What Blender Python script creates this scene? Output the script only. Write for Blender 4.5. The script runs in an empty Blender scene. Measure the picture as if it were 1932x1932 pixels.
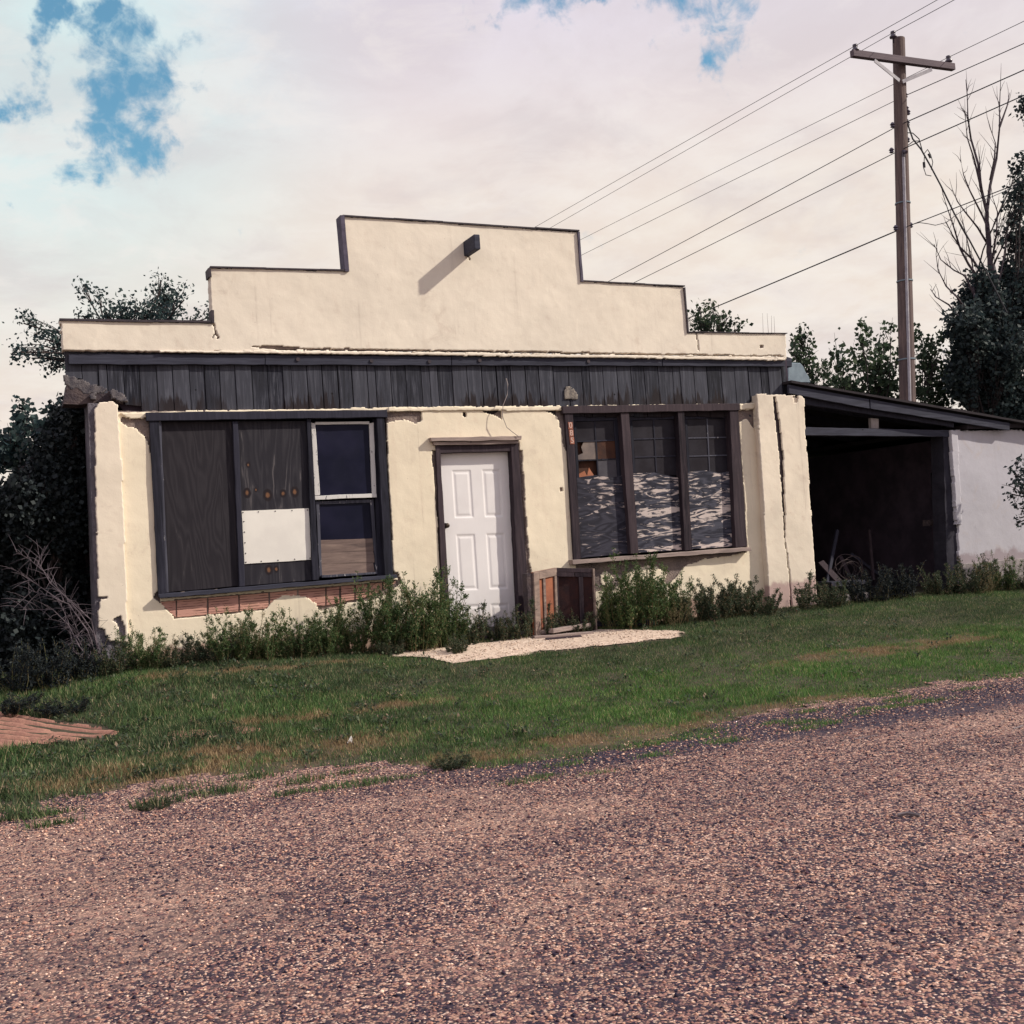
import bpy, math, random
import numpy as np
from mathutils import Vector, Matrix
SC = bpy.context.scene
COL = SC.collection
rnd = random.Random(7)
rng = np.random.default_rng(7)

# ------------------------------------------------------------------ camera
YAW, PITCH, ROLL, F = math.radians(24.866), math.radians(1.5), math.radians(3.735), 2158.0 / 1932.0
CAM = Vector((0, 0, 1.5))
fw = Vector((math.sin(YAW) * math.cos(PITCH), math.cos(YAW) * math.cos(PITCH), math.sin(PITCH)))
r0 = Vector((math.cos(YAW), -math.sin(YAW), 0)); u0 = r0.cross(fw)
rt = r0 * math.cos(ROLL) - u0 * math.sin(ROLL); up = u0 * math.cos(ROLL) + r0 * math.sin(ROLL)
cd = bpy.data.cameras.new('camera'); cam = bpy.data.objects.new('camera', cd); COL.objects.link(cam)
cam.matrix_world = Matrix(((rt.x, up.x, -fw.x, CAM.x), (rt.y, up.y, -fw.y, CAM.y), (rt.z, up.z, -fw.z, CAM.z), (0, 0, 0, 1)))
cd.sensor_fit = 'HORIZONTAL'; cd.sensor_width = 36; cd.lens = 36 * F; cd.clip_start = .05; cd.clip_end = 3000
SC.camera = cam
SC.view_settings.view_transform = 'Standard'; SC.view_settings.look = 'None'
SC.view_settings.exposure = 0.0; SC.view_settings.gamma = 1
SC.cycles.max_bounces = 6; SC.cycles.transparent_max_bounces = 4

# ------------------------------------------------------------------ sun and sky
SUN = Vector((.66, -.36, .53)).normalized()
sl = bpy.data.lights.new('sun', 'SUN'); sl.energy = 4.6; sl.angle = math.radians(1.2); sl.color = (1, .93, .78)
so = bpy.data.objects.new('sun', sl); COL.objects.link(so)
so.rotation_euler = SUN.to_track_quat('Z', 'Y').to_euler()

def ray(x, y):
    return rt * (x - 966) / 1932 / F - up * (y - 966) / 1932 / F + fw
W = bpy.data.worlds.new('World'); SC.world = W; W.use_nodes = True

class NT:
    def __init__(s, nt): s.nt = nt; nt.nodes.clear()
    def n(s, t, **k):
        nd = s.nt.nodes.new(t)
        for a, v in k.items():
            if a.startswith('_'): nd.inputs[a[1:].replace('_', ' ')].default_value = v
            else: setattr(nd, a, v)
        return nd
    def l(s, a, b): s.nt.links.new(a, b)
    def put(s, sock, v):
        if isinstance(v, bpy.types.NodeSocket): s.l(v, sock)
        elif v is not None:
            if isinstance(v, tuple) and len(v) == 3 and sock.type == 'RGBA': v = (*v, 1)
            sock.default_value = v
    def m(s, op, a, b=None, c=None, clamp=False):
        nd = s.n('ShaderNodeMath', operation=op, use_clamp=clamp)
        s.put(nd.inputs[0], a); s.put(nd.inputs[1], b); s.put(nd.inputs[2], c); return nd.outputs[0]
    def vm(s, op, a, b=None):
        nd = s.n('ShaderNodeVectorMath', operation=op); s.put(nd.inputs[0], a); s.put(nd.inputs[1], b)
        return nd.outputs['Value'] if op in ('DOT_PRODUCT', 'LENGTH', 'DISTANCE') else nd.outputs[0]
    def mix(s, f, a, b, bt='MIX'):
        nd = s.n('ShaderNodeMix', data_type='RGBA', blend_type=bt); s.put(nd.inputs[0], f); s.put(nd.inputs[6], a); s.put(nd.inputs[7], b)
        return nd.outputs[2]
    def sm(s, v, a, b, lo=0., hi=1.):
        nd = s.n('ShaderNodeMapRange', interpolation_type='SMOOTHSTEP'); s.put(nd.inputs[0], v)
        for i, q in enumerate((a, b, lo, hi)): s.put(nd.inputs[i + 1], q)
        return nd.outputs[0]
    def noise(s, vec, scale, det=4, rough=.55, dist=0.):
        nd = s.n('ShaderNodeTexNoise', _Scale=scale, _Detail=det, _Roughness=rough, _Distortion=dist)
        if vec is not None: s.l(vec, nd.inputs['Vector'])
        return nd.outputs[0]
    def vor(s, vec, scale, feat='F1', out='Distance'):
        nd = s.n('ShaderNodeTexVoronoi', feature=feat, _Scale=scale)
        if vec is not None: s.l(vec, nd.inputs['Vector'])
        return nd.outputs[out]
    def mapv(s, vec, sc=(1, 1, 1), lo=(0, 0, 0), ro=(0, 0, 0)):
        nd = s.n('ShaderNodeMapping'); s.l(vec, nd.inputs[0]); nd.inputs['Scale'].default_value = sc
        nd.inputs['Location'].default_value = lo; nd.inputs['Rotation'].default_value = ro; return nd.outputs[0]
    def ramp(s, f, stops, interp='LINEAR'):
        nd = s.n('ShaderNodeValToRGB'); cr = nd.color_ramp; cr.interpolation = interp
        while len(cr.elements) < len(stops): cr.elements.new(.5)
        for e, (p, c) in zip(cr.elements, stops): e.position = p; e.color = (*c, 1)
        s.put(nd.inputs[0], f); return nd.outputs[0]
    def sep(s, v):
        nd = s.n('ShaderNodeSeparateXYZ'); s.l(v, nd.inputs[0]); return nd.outputs
    def xyz(s, a, b, c):
        nd = s.n('ShaderNodeCombineXYZ'); s.put(nd.inputs[0], a); s.put(nd.inputs[1], b); s.put(nd.inputs[2], c); return nd.outputs[0]

w = NT(W.node_tree)
tc = w.n('ShaderNodeTexCoord').outputs['Generated']
d = w.vm('NORMALIZE', tc)
sx, sy, sz = w.sep(d)[:3]
sky = w.n('ShaderNodeTexSky', sky_type='NISHITA', sun_disc=False, sun_elevation=math.asin(SUN.z),
          sun_rotation=math.atan2(SUN.x, SUN.y), air_density=1.4, dust_density=.5, ozone_density=2.0)
bg1 = w.n('ShaderNodeBackground', _Strength=.13); w.l(w.mix(1., sky.outputs[0], (.46, .92, 1.0), 'MULTIPLY'), bg1.inputs[0])
den = w.m('ADD', w.m('MAXIMUM', sz, 0.), .22)
pc = w.xyz(w.m('DIVIDE', sx, den), w.m('DIVIDE', sy, den), .3)
n1 = w.noise(pc, 2.3, 7, .6, .35)
n2 = w.noise(pc, 6.5, 6, .6, .2)
nw = w.n('ShaderNodeTexNoise', _Scale=9., _Detail=6., _Roughness=.62); w.l(d, nw.inputs[0])
dw = w.vm('ADD', d, w.vm('MULTIPLY', w.vm('SUBTRACT', nw.outputs['Color'], (.5, .5, .5)), (.16, .16, .16)))
def blob(x, y, rad):
    v = ray(x, y).normalized()
    return w.sm(w.vm('DISTANCE', dw, tuple(v)), rad * 1.9, 0.)
holes = blob(262, 172, .050)
for a in ((30, 160, .022), (75, 60, .02), (200, 85, .022), (275, 265, .034), (215, 200, .03), (200, 320, .024), (30, 415, .016), (1030, 5, .040), (1150, -8, .018), (1305, 15, .042)):
    holes = w.m('MAXIMUM', holes, blob(*a))
# elsewhere in the sky, outside the picture, there are holes in the cloud as well
far = w.m('MULTIPLY', w.sm(sz, .55, .8), w.sm(n1, .5, .62))
n3 = w.noise(d, 17., 7, .58, .5)
hole = w.m('MAXIMUM', w.sm(w.m('ADD', w.m('MULTIPLY', holes, .58), w.m('ADD', w.m('MULTIPLY', n3, 1.0), w.m('MULTIPLY', w.noise(d, 38., 7, .6, .4), 1.0))), 1.25, 1.66, 0., .92), far)
vA = tuple(ray(60, 80).normalized()); vB = tuple(ray(700, 0).normalized())
warm = w.mix(w.sm(n2, .35, .65), (.86, .755, .675), (.91, .83, .75))
lav = (.76, .71, .83)
teal = (.70, .85, .86)
low = w.mix(w.sm(sz, .12, .02), warm, (.92, .84, .73))
c1 = w.mix(w.sm(sz, .24, .50), low, lav)
c2 = w.mix(w.sm(w.vm('DISTANCE', d, vA), .30, .03), c1, teal)
gray = w.mix(w.m('MULTIPLY', w.sm(w.noise(pc, 3.1, 6, .6, .4), .42, .66), .40), c2, (.64, .57, .59))
gray = w.mix(w.m('MULTIPLY', w.sm(w.noise(pc, 5.3, 7, .65, .5), .48, .66), .35), gray, (.93, .87, .83))
bg2 = w.n('ShaderNodeBackground', _Strength=1.0); w.l(gray, bg2.inputs[0])
ms = w.n('ShaderNodeMixShader'); w.l(hole, ms.inputs[0]); w.l(bg2.outputs[0], ms.inputs[1]); w.l(bg1.outputs[0], ms.inputs[2])
out = w.n('ShaderNodeOutputWorld'); w.l(ms.outputs[0], out.inputs[0])

# ------------------------------------------------------------------ helpers
YF = 12.17
def P(x, y, Y=YF):
    v = ray(x, y); return CAM + v * (Y / v.y)
def edge_px():
    pts = [(-60, 1556), (0, 1545), (200, 1512), (400, 1484), (560, 1462), (700, 1446), (820, 1448), (960, 1446), (1100, 1425), (1300, 1378), (1500, 1335), (1700, 1305), (1932, 1274), (2000, 1268)]
    out = []
    for q in pts:
        v = ray(*q); p = CAM + v * (-CAM.z / v.z); out.append((p.x, p.y))
    return out
EP = edge_px()
def yedge(X):
    return np.interp(X, [p[0] for p in EP], [p[1] for p in EP])
def vnoise(x, y, seed=0):
    x = np.asarray(x, float); y = np.asarray(y, float)
    xi = np.floor(x).astype(np.int64); yi = np.floor(y).astype(np.int64); xf = x - xi; yf = y - yi
    def h(a, b):
        n = (a * 374761393 + b * 668265263 + seed * 974634777) & 0xffffffff
        n = ((n ^ (n >> 13)) * 1274126177) & 0xffffffff
        return ((n ^ (n >> 16)) & 0xffff) / 65535.0
    u = xf * xf * (3 - 2 * xf); v = yf * yf * (3 - 2 * yf)
    return (h(xi, yi) * (1 - u) + h(xi + 1, yi) * u) * (1 - v) + (h(xi, yi + 1) * (1 - u) + h(xi + 1, yi + 1) * u) * v - .5
def fbm(x, y, seed=0, oct=4):
    s = 0; a = 1.
    for i in range(oct): s = s + a * vnoise(np.asarray(x) * 2 ** i, np.asarray(y) * 2 ** i, seed + i); a *= .55
    return s
def gz(X, Y):
    X = np.asarray(X, float); Y = np.asarray(Y, float)
    ye = np.interp(X, [p[0] for p in EP], [p[1] for p in EP]) - .15
    ye = ye * .3 + 7.4 * .7
    t = np.clip((Y - ye) / (11.9 - ye), 0, 1)
    zb = .41 + .08 * np.clip((4.2 - X) / 2, 0, 1)
    s = t * t * (3 - 2 * t) * .35 + t * .65
    b = np.clip((Y - ye) / .5, 0, 1) * np.clip((60 - Y) / 30, 0, 1)
    return s * zb + b * .035 * fbm(X * .9, Y * .9, 3)
def hit(x, y):
    v = ray(x, y); z = 0.
    for i in range(25):
        p = CAM + v * ((z - CAM.z) / v.z); z = float(gz(p.x, p.y)) * .6 + z * .4
    return Vector((p.x, p.y, float(gz(p.x, p.y))))

def tag(o, label=None, cat=None, group=None, kind=None):
    for k, v in (('label', label), ('category', cat), ('group', group), ('kind', kind)):
        if v: o[k] = v
    return o
def empty(name, loc, label, cat, group=None):
    o = bpy.data.objects.new(name, None); COL.objects.link(o); o.location = loc; o.empty_display_size = .1
    return tag(o, label, cat, group)
def wloc(o):
    v = Vector((0, 0, 0))
    while o is not None: v += o.location; o = o.parent
    return v
class MB:
    def __init__(s): s.v = []; s.f = []
    def add(s, vs, fs):
        b = len(s.v); s.v += [tuple(q) for q in vs]; s.f += [tuple(i + b for i in f) for f in fs]; return s
    def box(s, a, b):
        x0, y0, z0 = a; x1, y1, z1 = b
        return s.add([(x0, y0, z0), (x1, y0, z0), (x1, y1, z0), (x0, y1, z0), (x0, y0, z1), (x1, y0, z1), (x1, y1, z1), (x0, y1, z1)],
                     [(0, 3, 2, 1), (4, 5, 6, 7), (0, 1, 5, 4), (1, 2, 6, 5), (2, 3, 7, 6), (3, 0, 4, 7)])
    def prism(s, pts, y0, y1):            # pts: (x, z) outline, extruded in Y
        n = len(pts)
        return s.add([(p[0], y0, p[1]) for p in pts] + [(p[0], y1, p[1]) for p in pts],
                     [tuple(range(n)), tuple(range(2 * n - 1, n - 1, -1))] + [(i, i + n, (i + 1) % n + n, (i + 1) % n) for i in range(n)])
    def px(s, pts, yf, th, jag=0., step=.12):   # outline given on the plane Y=yf by sight lines, th goes back
        q = [P(x, y, yf) for x, y in pts]; q = [(p.x, p.z) for p in q]
        if jag:
            o = []
            for i in range(len(q)):
                a, b = q[i], q[(i + 1) % len(q)]; L = math.hypot(b[0] - a[0], b[1] - a[1]); n = max(1, int(L / step))
                nx, nz = ((b[1] - a[1]) / (L + 1e-9), -(b[0] - a[0]) / (L + 1e-9))
                for k in range(n):
                    j = rnd.uniform(-jag, jag); t = k / n
                    o.append((a[0] + (b[0] - a[0]) * t + nx * j, a[1] + (b[1] - a[1]) * t + nz * j))
            q = o
        return s.prism(q, yf, yf + th)
    def beam(s, a, b, wd, ht, upv=(0, 0, 1)):
        a = Vector(a); b = Vector(b); dr = (b - a).normalized(); sd = dr.cross(Vector(upv)).normalized(); u = sd.cross(dr)
        vs = [p + sd * (i * wd / 2) + u * (j * ht / 2) for p in (a, b) for i, j in ((-1, -1), (1, -1), (1, 1), (-1, 1))]
        return s.add(vs, [(0, 3, 2, 1), (4, 5, 6, 7), (0, 1, 5, 4), (1, 2, 6, 5), (2, 3, 7, 6), (3, 0, 4, 7)])
    def tube(s, pts, rad, n=8, cap=True):
        pts = [Vector(p) for p in pts]; R = rad if isinstance(rad, (list, tuple)) else [rad] * len(pts); vs = []; fs = []
        ref = Vector((.13, .27, .95))
        for i, p in enumerate(pts):
            t = (pts[min(i + 1, len(pts) - 1)] - pts[max(i - 1, 0)]).normalized()
            a = t.cross(ref)
            if a.length < .05: a = t.cross(Vector((1, 0, 0)))
            a.normalize(); b = t.cross(a)
            for k in range(n):
                an = 2 * math.pi * k / n; vs.append(p + (a * math.cos(an) + b * math.sin(an)) * R[i])
        for i in range(len(pts) - 1):
            for k in range(n): fs.append((i * n + k, i * n + (k + 1) % n, (i + 1) * n + (k + 1) % n, (i + 1) * n + k))
        if cap: fs += [tuple(range(n - 1, -1, -1)), tuple(range((len(pts) - 1) * n, len(pts) * n))]
        return s.add(vs, fs)
    def lathe(s, c, prof, n=14):
        c = Vector(c); vs = [c + Vector((r * math.cos(2 * math.pi * k / n), r * math.sin(2 * math.pi * k / n), z)) for r, z in prof for k in range(n)]; m = len(prof)
        return s.add(vs, [(i * n + k, i * n + (k + 1) % n, (i + 1) * n + (k + 1) % n, (i + 1) * n + k) for i in range(m - 1) for k in range(n)] + [tuple(range(n - 1, -1, -1)), tuple(range((m - 1) * n, m * n))])
    def build(s, name, mat, parent=None, smooth=False, bevel=0., loc=None):
        o0 = wloc(parent) if parent else Vector((0, 0, 0))
        if loc is not None: o0 = Vector(loc)
        me = bpy.data.meshes.new(name)
        me.from_pydata([(v[0] - o0.x, v[1] - o0.y, v[2] - o0.z) for v in s.v], [], s.f)
        import bmesh
        bm = bmesh.new(); bm.from_mesh(me); bmesh.ops.recalc_face_normals(bm, faces=bm.faces)
        if bevel: bmesh.ops.bevel(bm, geom=list(bm.edges), offset=bevel, segments=1, affect='EDGES', clamp_overlap=True)
        bm.to_mesh(me); bm.free()
        me.materials.append(mat)
        if smooth: me.polygons.foreach_set('use_smooth', [True] * len(me.polygons))
        o = bpy.data.objects.new(name, me); COL.objects.link(o); o.parent = parent
        if loc is not None and parent is None: o.location = loc
        return o
def npmesh(name, V, Fc, mat, parent=None, loc=(0, 0, 0)):
    """V (n,3), Fc (m,k) all faces of k vertices"""
    if parent is not None: loc = wloc(parent)
    V = np.asarray(V, np.float32) - np.array(loc, np.float32)
    me = bpy.data.meshes.new(name); k = Fc.shape[1]
    me.vertices.add(len(V)); me.vertices.foreach_set('co', V.ravel())
    me.loops.add(Fc.size); me.loops.foreach_set('vertex_index', Fc.ravel().astype(np.int32))
    me.polygons.add(len(Fc)); me.polygons.foreach_set('loop_start', (np.arange(len(Fc)) * k).astype(np.int32))
    me.update(calc_edges=True); me.materials.append(mat)
    o = bpy.data.objects.new(name, me); COL.objects.link(o)
    if parent is not None: o.parent = parent
    else: o.location = loc
    return o
def inpoly(px, py, poly):
    ins = np.zeros(px.shape, bool); n = len(poly)
    for i in range(n):
        x1, y1 = poly[i]; x2, y2 = poly[(i + 1) % n]
        if y1 == y2: continue
        c = ((y1 > py) != (y2 > py)) & (px < (x2 - x1) * (py - y1) / (y2 - y1) + x1)
        ins ^= c
    return ins
def pxz(pts, Y): return [(P(x, y, Y).x, P(x, y, Y).z) for x, y in pts]
def slab(name, outer, holes, yf, th, mat, parent, cell=.014, jag=.018, relief=.003, seed=1, hjag=None, world=False):
    """a plaster sheet of real thickness with ragged holes; outlines by sight line on the plane Y=yf"""
    O = outer if world else pxz(outer, yf); Hs = [(h[0] if world else pxz(h[0], yf), h[1]) for h in holes]
    xs = [p[0] for p in O]; zs = [p[1] for p in O]
    nx = int((max(xs) - min(xs)) / cell) + 2; nz = int((max(zs) - min(zs)) / cell) + 2
    X0 = min(xs) - cell * .5; Z0 = min(zs) - cell * .5
    cx = X0 + (np.arange(nx) + .5) * cell; cz = Z0 + (np.arange(nz) + .5) * cell
    CX, CZ = np.meshgrid(cx, cz, indexing='ij')
    m = inpoly(CX + fbm(CX * 9, CZ * 9, seed) * jag * .5, CZ + fbm(CX * 9, CZ * 9, seed + 9) * jag * .5, O)
    for h, jj in Hs:
        m &= ~inpoly(CX + fbm(CX * 8, CZ * 8, seed + 20) * jj * 2, CZ + fbm(CX * 8, CZ * 8, seed + 31) * jj * 2, h)
    gx = X0 + np.arange(nx + 1) * cell; gzz = Z0 + np.arange(nz + 1) * cell
    GX, GZ = np.meshgrid(gx, gzz, indexing='ij')
    jx = fbm(GX * 30, GZ * 30, seed + 40, 2) * cell * .7; jz = fbm(GX * 30, GZ * 30, seed + 50, 2) * cell * .7
    rel = fbm(GX * 2.2, GZ * 2.2, seed + 60) * relief * 2
    FV = np.stack([GX + jx, np.full(GX.shape, yf) + rel, GZ + jz], -1).reshape(-1, 3)
    BV = FV.copy(); BV[:, 1] = yf + th
    N = FV.shape[0]; idx = np.arange(N).reshape(nx + 1, nz + 1)
    I, J = np.nonzero(m)
    a, b, c, dd = idx[I, J], idx[I + 1, J], idx[I + 1, J + 1], idx[I, J + 1]
    fs = [np.stack([a, b, c, dd], 1)]
    mp = np.pad(m, 1)
    for di, dj, e in ((-1, 0, (dd, a)), (1, 0, (b, c)), (0, -1, (a, b)), (0, 1, (c, dd))):
        nb = ~mp[I + 1 + di, J + 1 + dj]
        p, q = e[0][nb], e[1][nb]
        fs.append(np.stack([q, p, p + N, q + N], 1))
    Fc = np.concatenate(fs); V = np.concatenate([FV, BV])
    used, inv = np.unique(Fc.ravel(), return_inverse=True)
    return npmesh(name, V[used], inv.reshape(-1, 4), mat, parent)
def sheet(name, poly, cell, zf, mat, jag=.05, seed=1, label=None, kind='structure'):
    xs = [p[0] for p in poly]; ys = [p[1] for p in poly]
    nx = int((max(xs) - min(xs)) / cell) + 2; ny = int((max(ys) - min(ys)) / cell) + 2
    X0, Y0 = min(xs), min(ys)
    CX, CY = np.meshgrid(X0 + (np.arange(nx) + .5) * cell, Y0 + (np.arange(ny) + .5) * cell, indexing='ij')
    m = inpoly(CX + fbm(CX * 3, CY * 3, seed, 5) * jag * 2, CY + fbm(CX * 3, CY * 3, seed + 7, 5) * jag * 2, poly)
    GX, GY = np.meshgrid(X0 + np.arange(nx + 1) * cell, Y0 + np.arange(ny + 1) * cell, indexing='ij')
    V = np.stack([GX, GY, zf(GX, GY)], -1).reshape(-1, 3); idx = np.arange(len(V)).reshape(nx + 1, ny + 1)
    I, J = np.nonzero(m)
    Fc = np.stack([idx[I, J], idx[I + 1, J], idx[I + 1, J + 1], idx[I, J + 1]], 1)
    used, inv = np.unique(Fc.ravel(), return_inverse=True)
    o = npmesh(name, V[used], inv.reshape(-1, 4), mat); tag(o, label, None, None, kind)
    o.data.polygons.foreach_set('use_smooth', [True] * len(o.data.polygons))
    return o

# ------------------------------------------------------------------ materials
def newmat(name):
    m = bpy.data.materials.new(name); m.use_nodes = True; t = NT(m.node_tree)
    b = t.n('ShaderNodeBsdfPrincipled'); o = t.n('ShaderNodeOutputMaterial'); t.l(b.outputs[0], o.inputs[0])
    t.b = b; t.geo = t.n('ShaderNodeNewGeometry'); t.pos = t.geo.outputs['Position']; t.isl = t.geo.outputs['Random Per Island']
    t.obj = t.n('ShaderNodeTexCoord').outputs['Object']; t.out = o
    b.inputs['Specular IOR Level'].default_value = .25
    return m, t
def fin(t, col, rough=.85, bump=None, dist=.01, strength=.6, spec=None):
    t.put(t.b.inputs['Base Color'], col); t.put(t.b.inputs['Roughness'], rough)
    if spec is not None: t.b.inputs['Specular IOR Level'].default_value = spec
    if bump is not None:
        bn = t.n('ShaderNodeBump', _Distance=dist, _Strength=strength); t.l(bump, bn.inputs['Height']); t.l(bn.outputs[0], t.b.inputs['Normal'])
def simple(name, c, c2=None, scale=6., rough=.8, bump=.3, bdist=.006, spec=None, metal=0.):
    m, t = newmat(name)
    n = t.noise(t.pos, scale, 5, .6); col = t.mix(t.sm(n, .3, .7), c, c2 or tuple(q * .6 for q in c))
    fin(t, col, rough, t.noise(t.pos, scale * 6, 4) if bump else None, bdist, bump or .1, spec); t.b.inputs['Metallic'].default_value = metal
    return m
# old painted stucco
def stucco(name, base, stain, low_z=None, low_c=(.40, .27, .22)):
    m, t = newmat(name)
    n = t.noise(t.pos, 1.1, 6, .65); n2 = t.noise(t.pos, 9, 5, .6)
    col = t.mix(t.sm(n, .32, .72), base, tuple(q * .9 for q in base))
    col = t.mix(t.m('MULTIPLY', t.sm(n2, .55, .8), .35), col, stain)
    st = t.noise(t.mapv(t.pos, (5, 5, .5)), 1.4, 5, .6)
    col = t.mix(t.m('MULTIPLY', t.sm(st, .56, .75), .22), col, stain)
    sp = t.vor(t.pos, 11.); col = t.mix(t.m('MULTIPLY', t.sm(sp, .045, .02), .75), col, (.16, .12, .11))
    zz = t.sep(t.pos)[2]
    dr = t.noise(t.mapv(t.pos, (7, 7, .12)), 1.3, 6, .75); col = t.mix(t.m('MULTIPLY', t.sm(dr, .56, .72), t.m('MULTIPLY', t.sm(t.noise(t.pos, 1.7, 4), .42, .62), .42)), col, (.34, .27, .24))
    bl = t.noise(t.pos, 2.6, 7, .72, .6); col = t.mix(t.m('MULTIPLY', t.sm(bl, .56, .70), .30), col, (.46, .36, .30)); col = t.mix(t.m('MULTIPLY', t.sm(bl, .42, .30), .5), col, tuple(min(.88, q * 1.09) for q in base))
    if low_z:
        z = t.sep(t.pos)[2]; e = t.m('ADD', z, t.m('MULTIPLY', t.m('SUBTRACT', t.noise(t.pos, 4.5, 6, .65), .5), .4))
        col = t.mix(t.sm(e, low_z + .06, low_z - .03), col, low_c)
    bmp = t.m('ADD', t.m('MULTIPLY', t.noise(t.pos, 5, 6, .7), 1.0), t.m('MULTIPLY', t.noise(t.pos, 60, 3, .6), .12))
    fin(t, col, .93, bmp, .014, .32); return m
M_PLAST = stucco('cream_stucco', (.82, .715, .57), (.60, .46, .37), .62)
M_PARA = stucco('parapet_stucco', (.79, .705, .61), (.56, .46, .39))
M_PILL = stucco('pillar_stucco', (.79, .69, .58), (.54, .40, .34), .72, (.46, .33, .31))
M_WHITE = stucco('white_stucco', (.49, .47, .53), (.34, .31, .34), .90, (.32, .27, .30))
M_MORT = simple('scratch_coat', (.26, .20, .18), (.15, .12, .12), 7, .95, .9, .02)
M_MORTL = simple('mortar_crust', (.17, .15, .155), (.06, .055, .07), 18, .95, .9, .01)
M_CORE = simple('old_masonry', (.10, .075, .075), (.045, .035, .045), 6, .95, .8, .02)
M_TILE = None
m, t = newmat('red_clay_tile')
gz_ = t.m('FRACT', t.m('MULTIPLY', t.sep(t.pos)[2], 38.)); gr = t.sm(t.m('ABSOLUTE', t.m('SUBTRACT', gz_, .5)), .30, .46)
gr = t.m('MULTIPLY', gr, t.sm(t.noise(t.mapv(t.pos, (3, 3, 9)), 3, 4), .4, .55))
col = t.ramp(t.isl, [(0, (.50, .25, .20)), (.5, (.58, .32, .26)), (1, (.46, .235, .20))])
col = t.mix(t.sm(t.noise(t.pos, 7, 5), .45, .75), col, (.48, .27, .21)); col = t.mix(t.m('MULTIPLY', gr, .7), col, (.10, .035, .03))
fin(t, col, .85, t.m('MULTIPLY', gr, -1.), .008, .8); M_TILE = m
# weathered boards
def wood(name, a, b, c, gscale=(34, 34, 2.2), burn=None, paint=None, bdist=.004):
    m, t = newmat(name)
    off = t.xyz(t.m('MULTIPLY', t.isl, 17.), t.m('MULTIPLY', t.isl, 9.), t.m('MULTIPLY', t.isl, 23.))
    v = t.vm('ADD', t.pos, off)
    g = t.noise(t.mapv(v, gscale), 1.0, 6, .65, .6); g2 = t.noise(v, 2.2, 5, .6)
    col = t.ramp(g, [(.34, c), (.5, b), (.68, a)]); col = t.mix(t.m('MULTIPLY', t.sm(g2, .4, .75), .55), col, c)
    col = t.mix(t.m('MULTIPLY', t.sm(t.isl, .0, 1.), .35), col, tuple(q * 1.5 for q in a))
    kn = t.vor(v, 3.1); col = t.mix(t.sm(kn, .05, .025), col, tuple(q * .4 for q in c))
    if burn:
        z = t.sep(t.pos)[2]; x = t.sep(t.pos)[0]
        e = t.m('ADD', z, t.m('MULTIPLY', t.m('SUBTRACT', t.noise(t.mapv(t.pos, (8, 8, .5)), 1.2, 5, .75), .5), -1.1))
        q = t.m('MULTIPLY', t.sm(e, burn + .10, burn + .03), t.sm(t.noise(t.mapv(t.pos, (1, 1, 0)), 1.1, 3), .42, .52))
        col = t.mix(t.m('MULTIPLY', q, .9), col, (.016, .010, .012))
    if paint:
        q = t.sm(t.noise(t.mapv(v, (10, 10, 3)), 2.4, 6, .7), paint[1], paint[1] + .05); col = t.mix(q, col, paint[0])
    fin(t, col, .85, g, bdist, .7); return m
M_SIDE = wood('weathered_siding', (.082, .084, .108), (.018, .019, .031), (.004, .004, .008), burn=3.12)
M_TRIM = wood('weathered_trim', (.052, .053, .078), (.021, .022, .037), (.007, .007, .014), (2.5, 34, 34))
M_JAMB = wood('dark_jamb_wood', (.034, .033, .052), (.014, .014, .025), (.005, .005, .010))
M_JAMBR = wood('brown_jamb_wood', (.062, .044, .052), (.026, .018, .026), (.009, .006, .011))
M_OLD = wood('grey_brown_wood', (.36, .28, .24), (.17, .125, .12), (.05, .035, .035), (6, 6, 20))
M_OLDH = wood('grey_brown_wood_lying', (.36, .28, .25), (.18, .14, .14), (.06, .045, .05), (3, 20, 30))
M_SASHW = wood('peeling_white_sash', (.09, .09, .12), (.05, .05, .07), (.02, .02, .03), paint=((.62, .60, .60), .36))
M_SASHD = wood('peeling_dark_sash', (.09, .09, .12), (.045, .045, .065), (.02, .02, .03), paint=((.40, .38, .40), .60))
M_PLANKI = wood('inside_planks', (.22, .16, .14), (.13, .09, .085), (.05, .035, .04), (3, 20, 24))
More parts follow.
